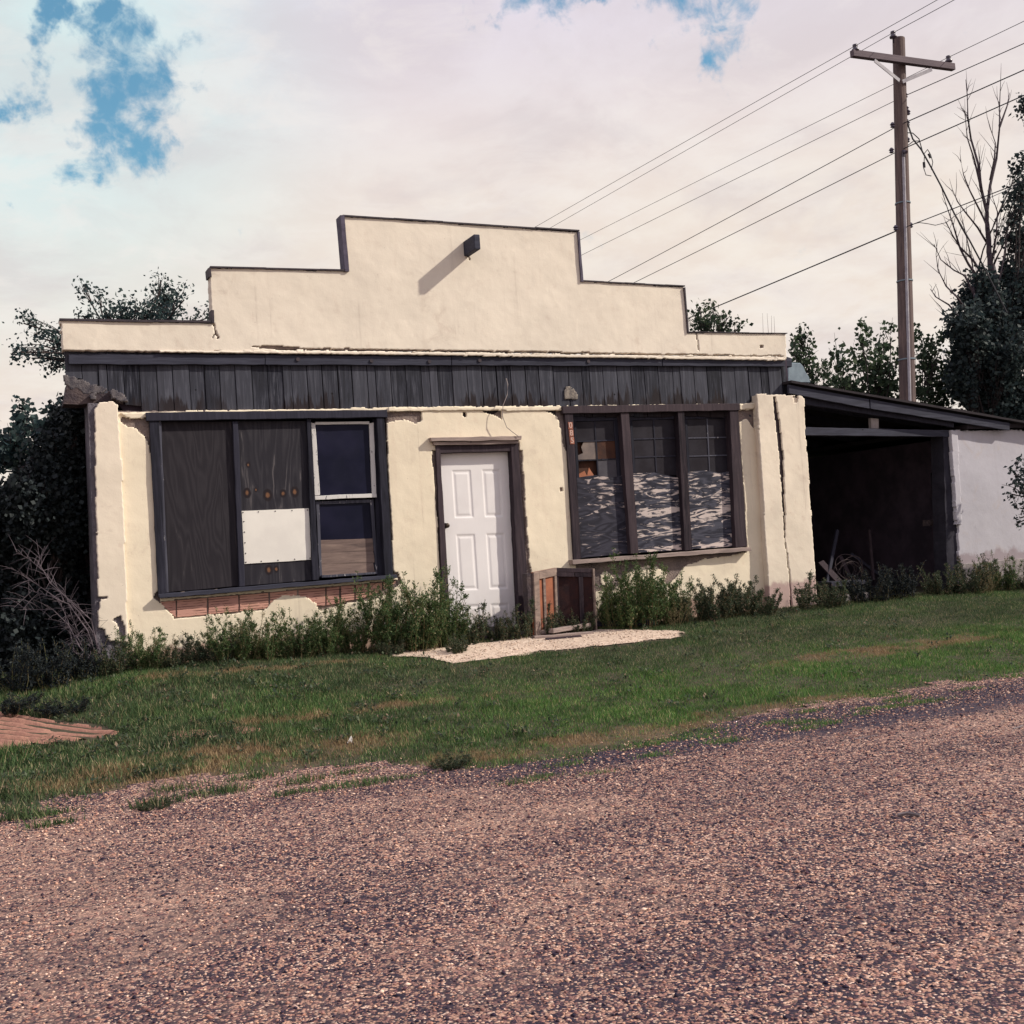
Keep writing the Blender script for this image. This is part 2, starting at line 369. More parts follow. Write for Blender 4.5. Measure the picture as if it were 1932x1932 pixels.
def ply(name, base, dark, light, amt, sc=(1, 1, 1), knots=None, freq=14., bw=.3):
    """rotary-cut plywood: contour bands of a stretched noise field"""
    m, t = newmat(name)
    oi = t.n('ShaderNodeObjectInfo').outputs['Location']; v = t.vm('ADD', t.mapv(t.obj, sc), t.vm('MULTIPLY', oi, (3.7, 3.1, 5.3))); h = t.noise(v, 1.0, 2, .45, .5)
    fr = t.m('FRACT', t.m('MULTIPLY', h, freq)); band = t.m('ABSOLUTE', t.m('SUBTRACT', t.m('MULTIPLY', fr, 2.), 1.))
    fine = t.noise(t.mapv(v, (3, 3, 9) if sc[2] > 2 else (9, 9, 3)), 2.0, 6, .7); big = t.noise(v, .9, 4, .6, .4)
    k = t.m('ADD', t.m('MULTIPLY', band, .5), t.m('MULTIPLY', fine, .7))
    col = t.mix(t.sm(k, .35, 1.0), dark, base)
    q = t.m('ADD', t.m('MULTIPLY', band, bw), t.m('ADD', t.m('MULTIPLY', fine, .55), t.m('MULTIPLY', big, 1.1)))
    lit = t.sm(q, amt, amt + .14)
    if sc[2] > 2:
        stk = t.noise(t.mapv(v, (1, 1, 1.3)), 1.5, 8, .62, 1.5); lit = t.sm(t.m('ADD', stk, t.m('MULTIPLY', t.m('SUBTRACT', big, .5), .55)), amt, amt + .07)
    col = t.mix(lit, col, light)
    if knots:
        ob = t.sep(t.obj)
        for (kx, kz, kr) in knots:
            dd = t.vm('LENGTH', t.xyz(t.m('SUBTRACT', ob[0], kx), 0., t.m('MULTIPLY', t.m('SUBTRACT', ob[2], kz), .75)))
            dd = t.m('ADD', dd, t.m('MULTIPLY', t.m('SUBTRACT', t.noise(t.obj, 20, 3), .5), .02))
            col = t.mix(t.sm(dd, kr * 1.6, kr * 1.2), col, (.015, .010, .014)); col = t.mix(t.sm(dd, kr * .85, kr * .3, 0., .8), col, (.20, .095, .05))
    fin(t, col, .82, k, .003, .5); return m
M_PLY1 = ply('dark_plywood', (.030, .026, .033), (.018, .015, .021), (.066, .055, .060), 1.20, sc=(4.5, 4, .7), freq=11.)
ko = P(449, 796, YF + .028)
kn = [(P(x_, y_, YF + .028) - ko, r_) for x_, y_, r_ in ((466, 931, .030), (505, 935, .036), (534, 932, .026), (556, 929, .032), (483, 925, .014), (507, 1076, .030), (521, 1075, .020), (468, 878, .018))]
M_PLY2 = ply('knotty_plywood', (.036, .033, .042), (.019, .017, .025), (.090, .080, .088), 1.16, sc=(5, 4, .8), freq=9., knots=[(v_.x, v_.z, r_) for v_, r_ in kn])
M_PLYW = ply('peeled_plywood', (.075, .075, .105), (.022, .022, .036), (.56, .47, .45), .525, sc=(1.9, 1, 7.5), freq=6., bw=.16)
M_PLYG = ply('half_peeled_plywood', (.050, .048, .070), (.018, .017, .028), (.46, .38, .37), .59, sc=(2.1, 1, 7.5), freq=6., bw=.16)
M_DOOR, t = newmat('white_door_paint')
z = t.sep(t.pos)[2]
col = t.mix(t.m('MULTIPLY', t.sm(t.noise(t.pos, 5, 5, .6), .4, .8), .15), (.77, .735, .755), (.55, .49, .50))
col = t.mix(t.m('MULTIPLY', t.sm(t.m('ADD', z, t.m('MULTIPLY', t.noise(t.pos, 9, 5), .5)), 1.15, .8), .35), col, (.42, .33, .28))
fin(t, col, .45, t.noise(t.mapv(t.pos, (60, 60, 5)), 1, 4), .001, .3, .4)
M_PANEL = simple('white_sheet_panel', (.80, .76, .72), (.72, .68, .65), 3, .5, .1)
M_GLASS, t = newmat('dusty_navy_pane')
fin(t, t.mix(t.sm(t.noise(t.pos, 2.5, 5), .3, .8), (.005, .006, .019), (.013, .013, .034)), t.sm(t.noise(t.pos, 4, 4), .3, .7, .3, .5), None, spec=.12)
M_PANED = simple('dark_dirty_pane', (.016, .013, .019), (.028, .025, .034), 5, .5, .05, spec=.12)
M_PANEG = simple('grey_dusty_pane', (.075, .070, .085), (.05, .045, .06), 6, .55, .1)
M_PANEB = simple('brown_card', (.075, .030, .018), (.035, .016, .014), 6, .8, .2)
M_PANET = simple('torn_tan_paper', (.21, .165, .15), (.13, .105, .105), 6, .8, .3)
M_PANEO = simple('orange_card', (.42, .17, .10), (.30, .11, .06), 8, .8, .2)
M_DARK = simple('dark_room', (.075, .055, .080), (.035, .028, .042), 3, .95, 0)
M_COPE = simple('rusty_metal_coping', (.060, .045, .055), (.03, .025, .035), 9, .7, .4)
M_COPEL = simple('purple_grey_trim', (.10, .085, .13), (.055, .045, .075), 9, .7, .4)
M_KNOB = simple('aged_brass', (.08, .06, .045), (.04, .03, .03), 20, .4, .1, metal=.7)
M_WIRE = simple('black_cable', (.02, .02, .03), (.03, .03, .04), 9, .6, 0)
M_CORD = simple('pale_cord', (.36, .31, .29), (.25, .2, .2), 9, .7, 0)
M_METAL = simple('galvanised_metal', (.22, .28, .33), (.15, .19, .24), 8, .6, .1, metal=.0)
M_CONDUIT = simple('grey_conduit', (.42, .40, .44), (.30, .28, .33), 8, .5, .1)
M_INS = simple('brown_porcelain', (.07, .055, .08), (.045, .035, .06), 12, .3, 0, spec=.6)
M_POLE = wood('pole_wood', (.175, .125, .115), (.095, .068, .070), (.032, .025, .032), (30, 30, .8))
M_ARM = wood('crossarm_wood', (.15, .115, .13), (.09, .072, .09), (.035, .028, .04), (1.2, 30, 30))
M_RUST = simple('red_brown_board', (.038, .014, .014), (.020, .009, .012), 9, .85, .3)
M_RED = simple('orange_red_board', (.30, .11, .06), (.20, .07, .045), 9, .8, .3)  # cabinet's left wing, a brighter red than its front panel
M_PLAQ = simple('salmon_plaque', (.40, .15, .10), (.30, .11, .08), 30, .7, 0)
M_DIGIT = simple('pale_digit', (.62, .42, .36), (.5, .34, .3), 30, .7, 0)
M_CONC = simple('concrete', (.33, .29, .29), (.22, .19, .20), 9, .95, .6, .01)
M_BARK = simple('bark', (.055, .042, .042), (.025, .02, .024), 12, .95, .6, .01)
M_BARKD = simple('dead_branch_bark', (.085, .065, .075), (.045, .035, .05), 10, .9, .3)
M_TWIG = simple('grey_twig', (.23, .19, .20), (.12, .10, .11), 10, .9, .3)
M_STEM = simple('weed_stem', (.10, .115, .05), (.14, .09, .05), 14, .8, 0)
M_ROOF = simple('old_roofing', (.035, .028, .034), (.02, .017, .022), 6, .95, .5)
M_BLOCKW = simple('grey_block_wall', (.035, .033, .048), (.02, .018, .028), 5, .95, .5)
def leafm(name, a, b, c, trans=.35, dry=None):
    m, t = newmat(name)
    col = t.ramp(t.isl, [(0, a), (.5, b), (1, c)])
    col = t.mix(t.m('MULTIPLY', t.sm(t.noise(t.pos, 2.2, 3), .4, .65), .5), col, a)
    if dry: col = t.mix(t.sm(t.isl, 1 - dry[1], 1 - dry[1] + .01), col, dry[0])
    t.put(t.b.inputs['Base Color'], col); t.b.inputs['Roughness'].default_value = .6
    tr = t.n('ShaderNodeBsdfTranslucent'); t.l(col, tr.inputs[0]); mx = t.n('ShaderNodeMixShader', _Fac=trans)
    t.l(t.b.outputs[0], mx.inputs[1]); t.l(tr.outputs[0], mx.inputs[2]); t.l(mx.outputs[0], t.out.inputs[0]); return m
M_LEAFB = leafm('blue_green_leaf', (.020, .040, .050), (.040, .070, .070), (.065, .095, .085))
M_LEAFG = leafm('green_leaf', (.028, .050, .032), (.050, .080, .045), (.085, .115, .06))
M_LEAFD = leafm('dark_leaf', (.016, .026, .032), (.032, .050, .054), (.075, .10, .095), .3)
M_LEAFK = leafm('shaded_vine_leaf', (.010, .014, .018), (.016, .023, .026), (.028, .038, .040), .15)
M_WEED = leafm('weed_leaf', (.030, .062, .026), (.072, .125, .044), (.17, .23, .085), .3, ((.30, .25, .14), .06))
M_WEEDD = leafm('dull_weed_leaf', (.026, .042, .028), (.058, .082, .048), (.13, .15, .085), .3, ((.24, .17, .12), .10))

# ground materials
dry_spots = [(hit(430, 1440), 1.25, .42), (hit(330, 1462), .6, .3), (hit(800, 1325), 1.0, .10), (hit(1000, 1415), 1.6, .22), (hit(620, 1350), .8, .10), (hit(1690, 1225), 1.6, .22), (hit(1560, 1240), .7, .10), (hit(1250, 1385), 1.2, .15), (hit(1500, 1330), 1.0, .16), (hit(470, 1265), 1.2, .12)]
def drymask(t):
    s = t.sep(t.pos); acc = None
    for p, rx, ry in dry_spots:
        dx = t.m('DIVIDE', t.m('SUBTRACT', s[0], p.x), rx); dy = t.m('DIVIDE', t.m('SUBTRACT', s[1], p.y), ry)
        q = t.sm(t.m('ADD', t.m('MULTIPLY', dx, dx), t.m('MULTIPLY', dy, dy)), 1.7, .1)
        acc = q if acc is None else t.m('MAXIMUM', acc, q)
    n = t.noise(t.pos, 2.6, 8, .75)
    return t.m('ADD', t.m('MULTIPLY', t.m('POWER', acc, .8), t.sm(n, .38, .62)), t.m('MULTIPLY', t.sm(n, .58, .74), .55), clamp=True)
M_GRASS, t = newmat('grass_blade')
col = t.ramp(t.isl, [(0, (.040, .098, .026)), (.45, (.082, .190, .042)), (.80, (.150, .275, .070)), (.93, (.24, .30, .10)), (.94, (.36, .28, .15)), (1, (.50, .40, .24))])
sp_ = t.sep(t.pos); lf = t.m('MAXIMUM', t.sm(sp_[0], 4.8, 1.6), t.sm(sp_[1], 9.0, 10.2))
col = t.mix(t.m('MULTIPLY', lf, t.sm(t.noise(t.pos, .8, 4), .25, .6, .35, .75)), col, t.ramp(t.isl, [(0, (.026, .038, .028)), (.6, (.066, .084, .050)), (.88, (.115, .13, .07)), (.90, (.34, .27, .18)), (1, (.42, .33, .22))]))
col = t.mix(t.m('MULTIPLY', t.sm(t.noise(t.mapv(t.pos, (1, 1.6, 1)), 2.2, 6, .7), .45, .66), .55), col, (.022, .042, .022))
dm = t.sm(t.m('SUBTRACT', drymask(t), t.m('MULTIPLY', t.isl, .75)), 0., .08)
col = t.mix(dm, col, t.ramp(t.m('FRACT', t.m('MULTIPLY', t.isl, 7.3)), [(0, (.16, .11, .06)), (1, (.40, .28, .16))]))
t.put(t.b.inputs['Base Color'], col); t.b.inputs['Roughness'].default_value = .7
tr = t.n('ShaderNodeBsdfTranslucent'); t.l(col, tr.inputs[0]); mx = t.n('ShaderNodeMixShader', _Fac=.25)
t.l(t.b.outputs[0], mx.inputs[1]); t.l(tr.outputs[0], mx.inputs[2]); t.l(mx.outputs[0], t.out.inputs[0])
M_SOIL, t = newmat('lawn_soil')
col = t.mix(t.sm(t.noise(t.pos, 12, 6, .7), .35, .7), (.040, .042, .026), (.085, .065, .045))
col = t.mix(t.m('MULTIPLY', drymask(t), .5), col, (.17, .115, .075))
fin(t, col, .95, t.noise(t.pos, 40, 4), .02, .8)
def gravel(name, stones, sc=95., dirt=(.33, .20, .15), dirtamt=.6, strip=None, big=.3, gapc=(.022, .016, .026), midamt=.5):
    m, t = newmat(name)
    wp = t.vm('ADD', t.pos, t.vm('MULTIPLY', t.n('ShaderNodeTexNoise', _Scale=60., _Detail=2.).outputs['Color'], (.012, .012, 0)))
    flat = t.mapv(t.pos, (1, 1, 0))
    nz = t.n('ShaderNodeTexNoise', _Scale=40., _Detail=3.); t.l(flat, nz.inputs[0])
    fv = t.vm('ADD', flat, t.vm('MULTIPLY', nz.outputs['Color'], (.016, .016, 0)))
    v1 = t.n('ShaderNodeTexVoronoi', _Scale=sc); t.l(fv, v1.inputs[0])
    v2 = t.n('ShaderNodeTexVoronoi', _Scale=sc * .47); t.l(fv, v2.inputs[0])
    c1 = t.sep(v1.outputs['Color'])[0]; c2 = t.sep(v2.outputs['Color'])[1]
    n = len(stones); rp = [(i / n, c) for i, c in enumerate(stones)]
    col = t.ramp(c1, rp, 'CONSTANT'); cb = t.ramp(c2, rp, 'CONSTANT')
    col = t.mix(t.sm(c2, 1 - big, 1 - big + .02), col, cb)
    gap = t.sm(v1.outputs['Distance'], .45, .75); col = t.mix(t.m('MULTIPLY', gap, .8), col, gapc)
    mid = t.noise(flat, 9, 5, .65); col = t.mix(t.m('MULTIPLY', t.sm(mid, .42, .66), midamt), col, tuple(q * 1.3 for q in gapc))
    tr_ = t.noise(t.mapv(t.pos, (.18, 1.5, 0), (0, 0, 0), (0, 0, -.04)), 1.1, 4, .55); col = t.mix(t.sm(tr_, .40, .66, 0., .36), col, tuple(q * 1.5 for q in gapc)); col = t.mix(t.sm(tr_, .50, .30, 0., .22), col, (.50, .33, .27))
    lg = t.noise(flat, .55, 5, .6); x = t.sep(t.pos)[0]
    dsel = t.m('MULTIPLY', t.sm(t.m('ADD', lg, t.sm(x, 3.5, .0, 0., .12)), .52, .70), t.sm(t.noise(flat, 14, 5, .7), .36, .62))
    col = t.mix(t.m('MULTIPLY', dsel, dirtamt), col, dirt)
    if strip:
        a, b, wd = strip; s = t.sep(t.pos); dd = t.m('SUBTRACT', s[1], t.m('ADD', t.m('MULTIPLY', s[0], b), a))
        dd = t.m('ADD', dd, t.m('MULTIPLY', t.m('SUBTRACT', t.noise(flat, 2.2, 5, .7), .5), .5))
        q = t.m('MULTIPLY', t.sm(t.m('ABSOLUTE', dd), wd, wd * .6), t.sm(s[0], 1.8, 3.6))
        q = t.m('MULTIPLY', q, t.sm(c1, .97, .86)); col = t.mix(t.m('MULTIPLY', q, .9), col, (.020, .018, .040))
    hgt = t.m('ADD', t.m('MULTIPLY', v1.outputs['Distance'], -1.), t.m('MULTIPLY', v2.outputs['Distance'], -.4))
    fin(t, col, .9, hgt, .005, .75); return m
ST = [(0.016, 0.012, 0.028), (0.204, 0.098, 0.094), (0.714, 0.453, 0.336), (0.046, 0.028, 0.045), (0.428, 0.216, 0.163), (0.02, 0.015, 0.033), (0.816, 0.571, 0.454), (0.092, 0.044, 0.059), (0.571, 0.325, 0.237), (0.029, 0.018, 0.038), (0.347, 0.178, 0.148)]
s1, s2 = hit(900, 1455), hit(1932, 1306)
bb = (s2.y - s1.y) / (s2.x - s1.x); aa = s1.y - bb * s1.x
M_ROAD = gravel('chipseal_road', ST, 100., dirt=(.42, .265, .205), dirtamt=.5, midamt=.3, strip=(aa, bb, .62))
M_PATH = gravel('pale_gravel', [(.60, .46, .37), (.68, .53, .43), (.52, .39, .31), (.64, .50, .40), (.42, .31, .25), (.72, .59, .49)], 60., (.68, .54, .43), .9, gapc=(.42, .32, .26), midamt=.15)
M_DIRT, t = newmat('red_dirt')
col = t.mix(t.sm(t.noise(t.pos, 5, 6, .7), .3, .7), (.42, .22, .16), (.28, .14, .11))
fin(t, col, .95, t.noise(t.pos, 35, 5, .7), .012, .8)
M_PEB, t = newmat('loose_stone')
fin(t, t.ramp(t.isl, [(i / 11, c) for i, c in enumerate(ST)], 'CONSTANT'), .9)

# ------------------------------------------------------------------ ground, road, path
xs = np.unique(np.concatenate([np.linspace(-400, -12, 14), np.arange(-12, 32, .4), np.linspace(32, 500, 16)]))
ys = np.unique(np.concatenate([np.linspace(-300, -10, 10), np.arange(-10, 26, .3), np.linspace(26, 900, 18)]))
GX, GY = np.meshgrid(xs, ys, indexing='ij')
Z = gz(GX, GY); Z = np.where(GY < np.minimum(yedge(GX), 7.6) - .6, -.03, Z)
V = np.stack([GX, GY, Z], -1).reshape(-1, 3); idx = np.arange(len(V)).reshape(len(xs), len(ys))
Fc = np.stack([idx[:-1, :-1], idx[1:, :-1], idx[1:, 1:], idx[:-1, 1:]], -1).reshape(-1, 4)
g = npmesh('ground', V, Fc, M_SOIL); tag(g, None, None, None, 'structure')
g.data.polygons.foreach_set('use_smooth', [True] * len(g.data.polygons))
def roadz(X, Y): return np.maximum(gz(X, Y), 0) * np.clip((Y - 6.5) / .5, 0, 1) + .004 + .004 * fbm(X * 1.5, Y * 1.5, 5)
ex = np.linspace(-30, 40, 400)
far_edge = [(float(x), float(yedge(x) + .22 * fbm(x * 1.3, 0, 77, 5))) for x in ex]
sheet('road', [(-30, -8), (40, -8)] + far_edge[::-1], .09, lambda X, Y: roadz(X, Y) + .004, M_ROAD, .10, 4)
pp = [hit(*q) for q in ((730, 1238), (780, 1240), (860, 1253), (1000, 1236), (1150, 1220), (1270, 1207), (1300, 1200), (1290, 1192), (1130, 1190), (1000, 1203), (930, 1214), (780, 1228))]
sheet('path', [(p.x, p.y) for p in pp], .03, lambda X, Y: gz(X, Y) + .012, M_PATH, .10, 9)
PATHP = [(p.x, p.y) for p in pp]
dp = [hit(*q) for q in ((-120, 1330), (-60, 1336), (0, 1346), (100, 1358), (190, 1372), (222, 1386), (180, 1398), (90, 1408), (0, 1416), (-120, 1425))]
DIRTP = [(p.x, p.y) for p in dp]
ra, rb = hit(0, 1352), hit(200, 1384); rc, rd = hit(0, 1385), hit(150, 1404)
def dirtz(X, Y):
    z = gz(X, Y) + .02 + .012 * fbm(X * 6, Y * 6, 8)
    for (a, b) in ((ra, rb), (rc, rd)):
        L = math.hypot(b.x - a.x, b.y - a.y); ux, uy = (b.x - a.x) / L, (b.y - a.y) / L
        s = (X - a.x) * ux + (Y - a.y) * uy; e = (X - a.x) * -uy + (Y - a.y) * ux - .05 * s * s
        win = np.clip(1 - np.abs(e) / .26, 0, 1) ** .5
        z = z - win * (.020 + .020 * np.cos(e * 2 * math.pi / .105)) * np.clip((s + .5) * 3, 0, 1)
    return z
sheet('dirt_patch', DIRTP, .012, dirtz, M_DIRT, .06, 12)
for k, (x0, y0, rx) in enumerate(((352, 1388, 45), (470, 1378, 30))):
    c = [hit(x0 + rx * math.cos(a) * 1., y0 + 8 * math.sin(a)) for a in np.linspace(0, 6.28, 9)[:-1]]
    sheet('bare_patch', [(p.x, p.y) for p in c], .02, lambda X, Y: gz(X, Y) + .015, M_DIRT, .05, 30 + k)

# lawn of single blades
def scatter(n, x0, x1, y0, y1): return rng.uniform(x0, x1, n), rng.uniform(y0, y1, n)
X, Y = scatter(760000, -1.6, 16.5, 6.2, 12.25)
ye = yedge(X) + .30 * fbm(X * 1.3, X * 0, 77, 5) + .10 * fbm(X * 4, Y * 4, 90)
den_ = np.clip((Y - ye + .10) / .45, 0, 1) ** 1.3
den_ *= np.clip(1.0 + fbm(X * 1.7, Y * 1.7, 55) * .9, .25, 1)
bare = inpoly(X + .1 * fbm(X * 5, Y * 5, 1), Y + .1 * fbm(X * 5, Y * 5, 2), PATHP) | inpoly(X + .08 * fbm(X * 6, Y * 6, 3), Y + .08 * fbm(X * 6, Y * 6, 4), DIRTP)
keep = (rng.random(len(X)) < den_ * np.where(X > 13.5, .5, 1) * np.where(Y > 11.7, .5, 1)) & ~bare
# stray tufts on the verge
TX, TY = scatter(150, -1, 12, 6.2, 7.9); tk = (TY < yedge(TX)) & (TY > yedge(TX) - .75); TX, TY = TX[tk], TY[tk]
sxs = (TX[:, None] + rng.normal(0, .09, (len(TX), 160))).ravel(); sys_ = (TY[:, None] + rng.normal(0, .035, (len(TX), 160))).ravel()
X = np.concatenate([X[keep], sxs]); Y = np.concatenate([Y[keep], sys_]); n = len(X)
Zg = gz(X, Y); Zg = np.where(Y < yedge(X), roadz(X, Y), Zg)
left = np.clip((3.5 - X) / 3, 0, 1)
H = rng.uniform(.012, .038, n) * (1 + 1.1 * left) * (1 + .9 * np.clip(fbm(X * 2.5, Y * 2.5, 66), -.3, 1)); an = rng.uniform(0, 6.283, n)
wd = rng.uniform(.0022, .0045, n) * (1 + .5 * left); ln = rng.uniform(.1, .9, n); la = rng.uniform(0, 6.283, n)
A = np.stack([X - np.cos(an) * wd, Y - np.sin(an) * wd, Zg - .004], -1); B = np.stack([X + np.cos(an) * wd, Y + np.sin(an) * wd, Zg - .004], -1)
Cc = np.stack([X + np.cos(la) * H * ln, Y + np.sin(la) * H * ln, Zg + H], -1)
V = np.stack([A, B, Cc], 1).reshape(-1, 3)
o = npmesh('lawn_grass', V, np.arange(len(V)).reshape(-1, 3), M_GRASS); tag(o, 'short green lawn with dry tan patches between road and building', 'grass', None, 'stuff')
# loose stones on the verge and the road
def octas(X, Y, Zg, R):
    n = len(X); dirs = np.array([[1, 0, 0], [0, 1, 0], [-1, 0, 0], [0, -1, 0], [0, 0, 1], [0, 0, -1]], float)
    a = rng.uniform(0, 6.283, n); ca, sa = np.cos(a), np.sin(a)
    sc = rng.uniform(.6, 1.3, (n, 1, 3)) * np.array([1, 1, .6]); D = dirs[None] * sc * rng.uniform(.8, 1.2, (n, 6, 1))
    Dx = D[..., 0] * ca[:, None] - D[..., 1] * sa[:, None]; Dy = D[..., 0] * sa[:, None] + D[..., 1] * ca[:, None]
    V = np.stack([X[:, None] + Dx * R[:, None], Y[:, None] + Dy * R[:, None], Zg[:, None] + D[..., 2] * R[:, None] + R[:, None] * .2], -1).reshape(-1, 3)
    f = np.array([[0, 1, 4], [1, 2, 4], [2, 3, 4], [3, 0, 4], [1, 0, 5], [2, 1, 5], [3, 2, 5], [0, 3, 5]])
    return V, (f[None] + (np.arange(n) * 6)[:, None, None]).reshape(-1, 3)
X, Y = scatter(150000, -1.5, 13, 2.8, 8.3)
dist = Y - yedge(X)
k = (rng.random(len(X)) < np.where(dist < -.9, .45, np.clip(1 - (dist + .3) / .6, 0, 1))) & (dist < .35)
X, Y = X[k], Y[k]; Zg = np.where(Y < yedge(X), roadz(X, Y) + .004, gz(X, Y)); R = rng.uniform(.0035, .0085, len(X)) * (1 + .6 * (rng.random(len(X)) < .1))
V, Fc = octas(X, Y, Zg, R)
o = npmesh('loose_gravel', V, Fc, M_PEB); tag(o, 'loose tan and dark stones over the chipseal road', 'gravel', None, 'stuff')
X, Y = scatter(4000, 3, 9, 10, 12.2); k = inpoly(X, Y, PATHP); X, Y = X[k], Y[k]
V, Fc = octas(X, Y, gz(X, Y) + .012, rng.uniform(.004, .016, len(X)))
o = npmesh('path_stones', V, Fc, M_PATH); tag(o, 'small pale stones on the path before the door', 'gravel', None, 'stuff')

# ------------------------------------------------------------------ the shop building
B = empty('storefront_building', (5.4, YF, .3), 'cream stucco shop with stepped parapet, weathered plank band and white door', 'building')
# masonry core with the openings left out
winL = [(283, 784), (728, 778), (744, 1090), (300, 1122)]
winR = [(1067, 772), (1393, 768), (1410, 1036), (1084, 1058)]
doorO = [(822, 836), (979, 834), (999, 1240), (848, 1240)]
wall_out = [(213, 778), (730, 769), (1060, 766), (1432, 762), (1462, 1190), (1000, 1245), (560, 1265), (238, 1262)]
slab('wall_core', wall_out, [(winL, 0.), (winR, 0.), (doorO, 0.)], YF + .026, .22, M_MORT, B, cell=.03, jag=0, relief=.012, seed=5)
plast_holes = [(winL, .003), (winR, .003), (doorO, .003),
    ([(291, 1118), (302, 1112), (750, 1078), (757, 1098), (735, 1120), (700, 1132), (652, 1140), (604, 1152), (594, 1138), (572, 1124), (538, 1124), (514, 1136), (500, 1152), (414, 1160), (332, 1168), (316, 1152), (304, 1138), (290, 1130)], .010),
    ([(724, 776), (795, 773), (796, 795), (784, 799), (764, 791), (735, 795), (724, 800)], .006),
    ([(910, 773), (946, 775), (947, 792), (930, 783), (912, 777)], .004), ([(872, 777), (879, 777), (879, 786), (873, 786)], .003),
    ([(1030, 776), (1075, 772), (1078, 862), (1070, 858), (1062, 838), (1058, 812), (1052, 786)], .010),
    ([(228, 785), (284, 782), (288, 870), (281, 846), (271, 822), (256, 808), (240, 803), (229, 796)], .010),
    ([(1390, 776), (1424, 770), (1426, 815), (1416, 800), (1408, 790), (1394, 796)], .010),
    ([(1086, 1056), (1414, 1034), (1408, 1042), (1330, 1056), (1296, 1066), (1284, 1080), (1270, 1098), (1262, 1108), (1254, 1098), (1258, 1082), (1240, 1070), (1214, 1068), (1194, 1078), (1176, 1098), (1160, 1112), (1110, 1118), (1088, 1112)], .012),
    ([(978, 850), (985, 850), (992, 960), (998, 1050), (1008, 1130), (1006, 1160), (992, 1160)], .008),
    ([(814, 850), (823, 850), (836, 1100), (838, 1170), (832, 1170), (826, 1000)], .004),
    ([(728, 840), (732, 850), (731, 872), (727, 870)], .004), ([(985, 928), (989, 928), (989, 934), (985, 934)], .001), ([(1056, 920), (1061, 920), (1061, 927), (1056, 927)], .001), ([(988, 990), (995, 990), (995, 994), (988, 994)], .001)]
slab('plaster', wall_out, plast_holes, YF, .024, M_PLAST, B, cell=.0125, jag=.01, relief=.004, seed=2)
slab('plaster_lip', [(227, 779), (276, 778), (276, 786), (262, 791), (240, 788)], [], YF - .012, .03, M_PLAST, B, cell=.012, jag=.012, seed=14)
slab('plaster_lip', [(732, 769), (1060, 766), (1060, 775), (1000, 775), (900, 774), (732, 776)], [], YF - .014, .012, M_PLAST, B, cell=.012, jag=.012, seed=15)
slab('plaster_lip', [(1396, 762), (1424, 761), (1424, 770), (1396, 774)], [], YF - .014, .03, M_PLAST, B, cell=.012, jag=.012, seed=16)
for pl in ([(1100, 1085), (1110, 1076), (1118, 1090), (1112, 1112), (1101, 1108)], [(1134, 1084), (1146, 1078), (1158, 1092), (1150, 1106), (1136, 1104)], [(1180, 1085), (1196, 1075), (1206, 1090), (1192, 1112), (1181, 1105)]):
    slab('plaster_scab', pl, [], YF + .004, .022, M_PLAST, B, cell=.012, jag=.05, seed=17)
# red clay tiles bared below the left window
def lerp(a, b, t): return a + (b - a) * t
jx = [302, 333, 392, 451, 508, 562, 615, 642, 670, 695, 722, 748]
tb = MB()
for i in range(len(jx) - 1):
    x0, x1 = jx[i] + 1.6, jx[i + 1] - 1.6
    top = lambda x: lerp(1136, 1097, (x - 302) / 448)
    bot = lambda x: np.interp(x, [302, 332, 414, 508, 612, 700, 750], [1140, 1168, 1160, 1150, 1146, 1128, 1100]) - 3
    tb.px([(x0, top(x0)), (x1, top(x1)), (x1, max(bot(x1), top(x1) + 3)), (x0, max(bot(x0), top(x0) + 3))], YF + .010, .014, .003, .05)
tb.build('clay_tile_course', M_TILE, B, bevel=.002)
slab('plaster_lip', [(302, 1129), (750, 1091), (750, 1095), (302, 1134)], [], YF + .0, .02, M_PLAST, B, cell=.011, jag=.01, seed=18)
# side and rear walls, roof, floor: the room behind the openings
xl, xr = P(215, 900).x + .05, P(1500, 900).x
sb = MB(); sb.box((xl - .02, YF + .25, .1), (xl + .18, 20, 3.2)); sb.box((xr - .0, YF + .25, .1), (xr + .2, 20, 3.3)); sb.box((xl - .02, 20, .1), (xr + .2, 20.2, 3.2))
sb.build('side_wall', M_BLOCKW, B)
MB().box((xl - .1, YF + .25, 3.02), (xr + .0, 20.3, 3.14)).build('roof', M_ROOF, B)
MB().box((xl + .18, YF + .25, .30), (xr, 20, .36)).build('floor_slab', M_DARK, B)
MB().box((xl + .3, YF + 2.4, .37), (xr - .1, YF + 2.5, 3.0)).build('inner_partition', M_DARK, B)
# parapet
YP = YF - .035
par = [(114, 605), (402, 610), (394, 505), (652, 512), (643, 408), (1091, 438), (1098, 531), (1291, 542), (1298, 628), (1483, 630), (1483, 676), (900, 667), (480, 664), (118, 660)]
slab('parapet', par, [([(470, 655), (520, 651), (560, 656), (700, 658), (1000, 663), (1300, 668), (1480, 671), (1480, 673), (1200, 670), (900, 666), (600, 661), (500, 659)], .006), ([(1433, 652), (1440, 652), (1440, 657), (1434, 657)], .003), ([(401, 610), (404, 610), (408, 626), (414, 638), (411, 639), (405, 628)], .002), ([(406, 626), (409, 627), (401, 641), (399, 640)], .002), ([(1312, 627), (1315, 627), (1320, 663), (1317, 663)], .004), ([(881, 480), (885, 480), (887, 492), (884, 492)], .003)], YP, .14, M_PARA, B, cell=.0125, jag=.016, relief=.004, seed=3)
slab('parapet_backing', [(118, 612), (1480, 634), (1480, 668), (118, 656)], [], YP + .02, .1, M_MORT, B, cell=.03, jag=0, seed=6)
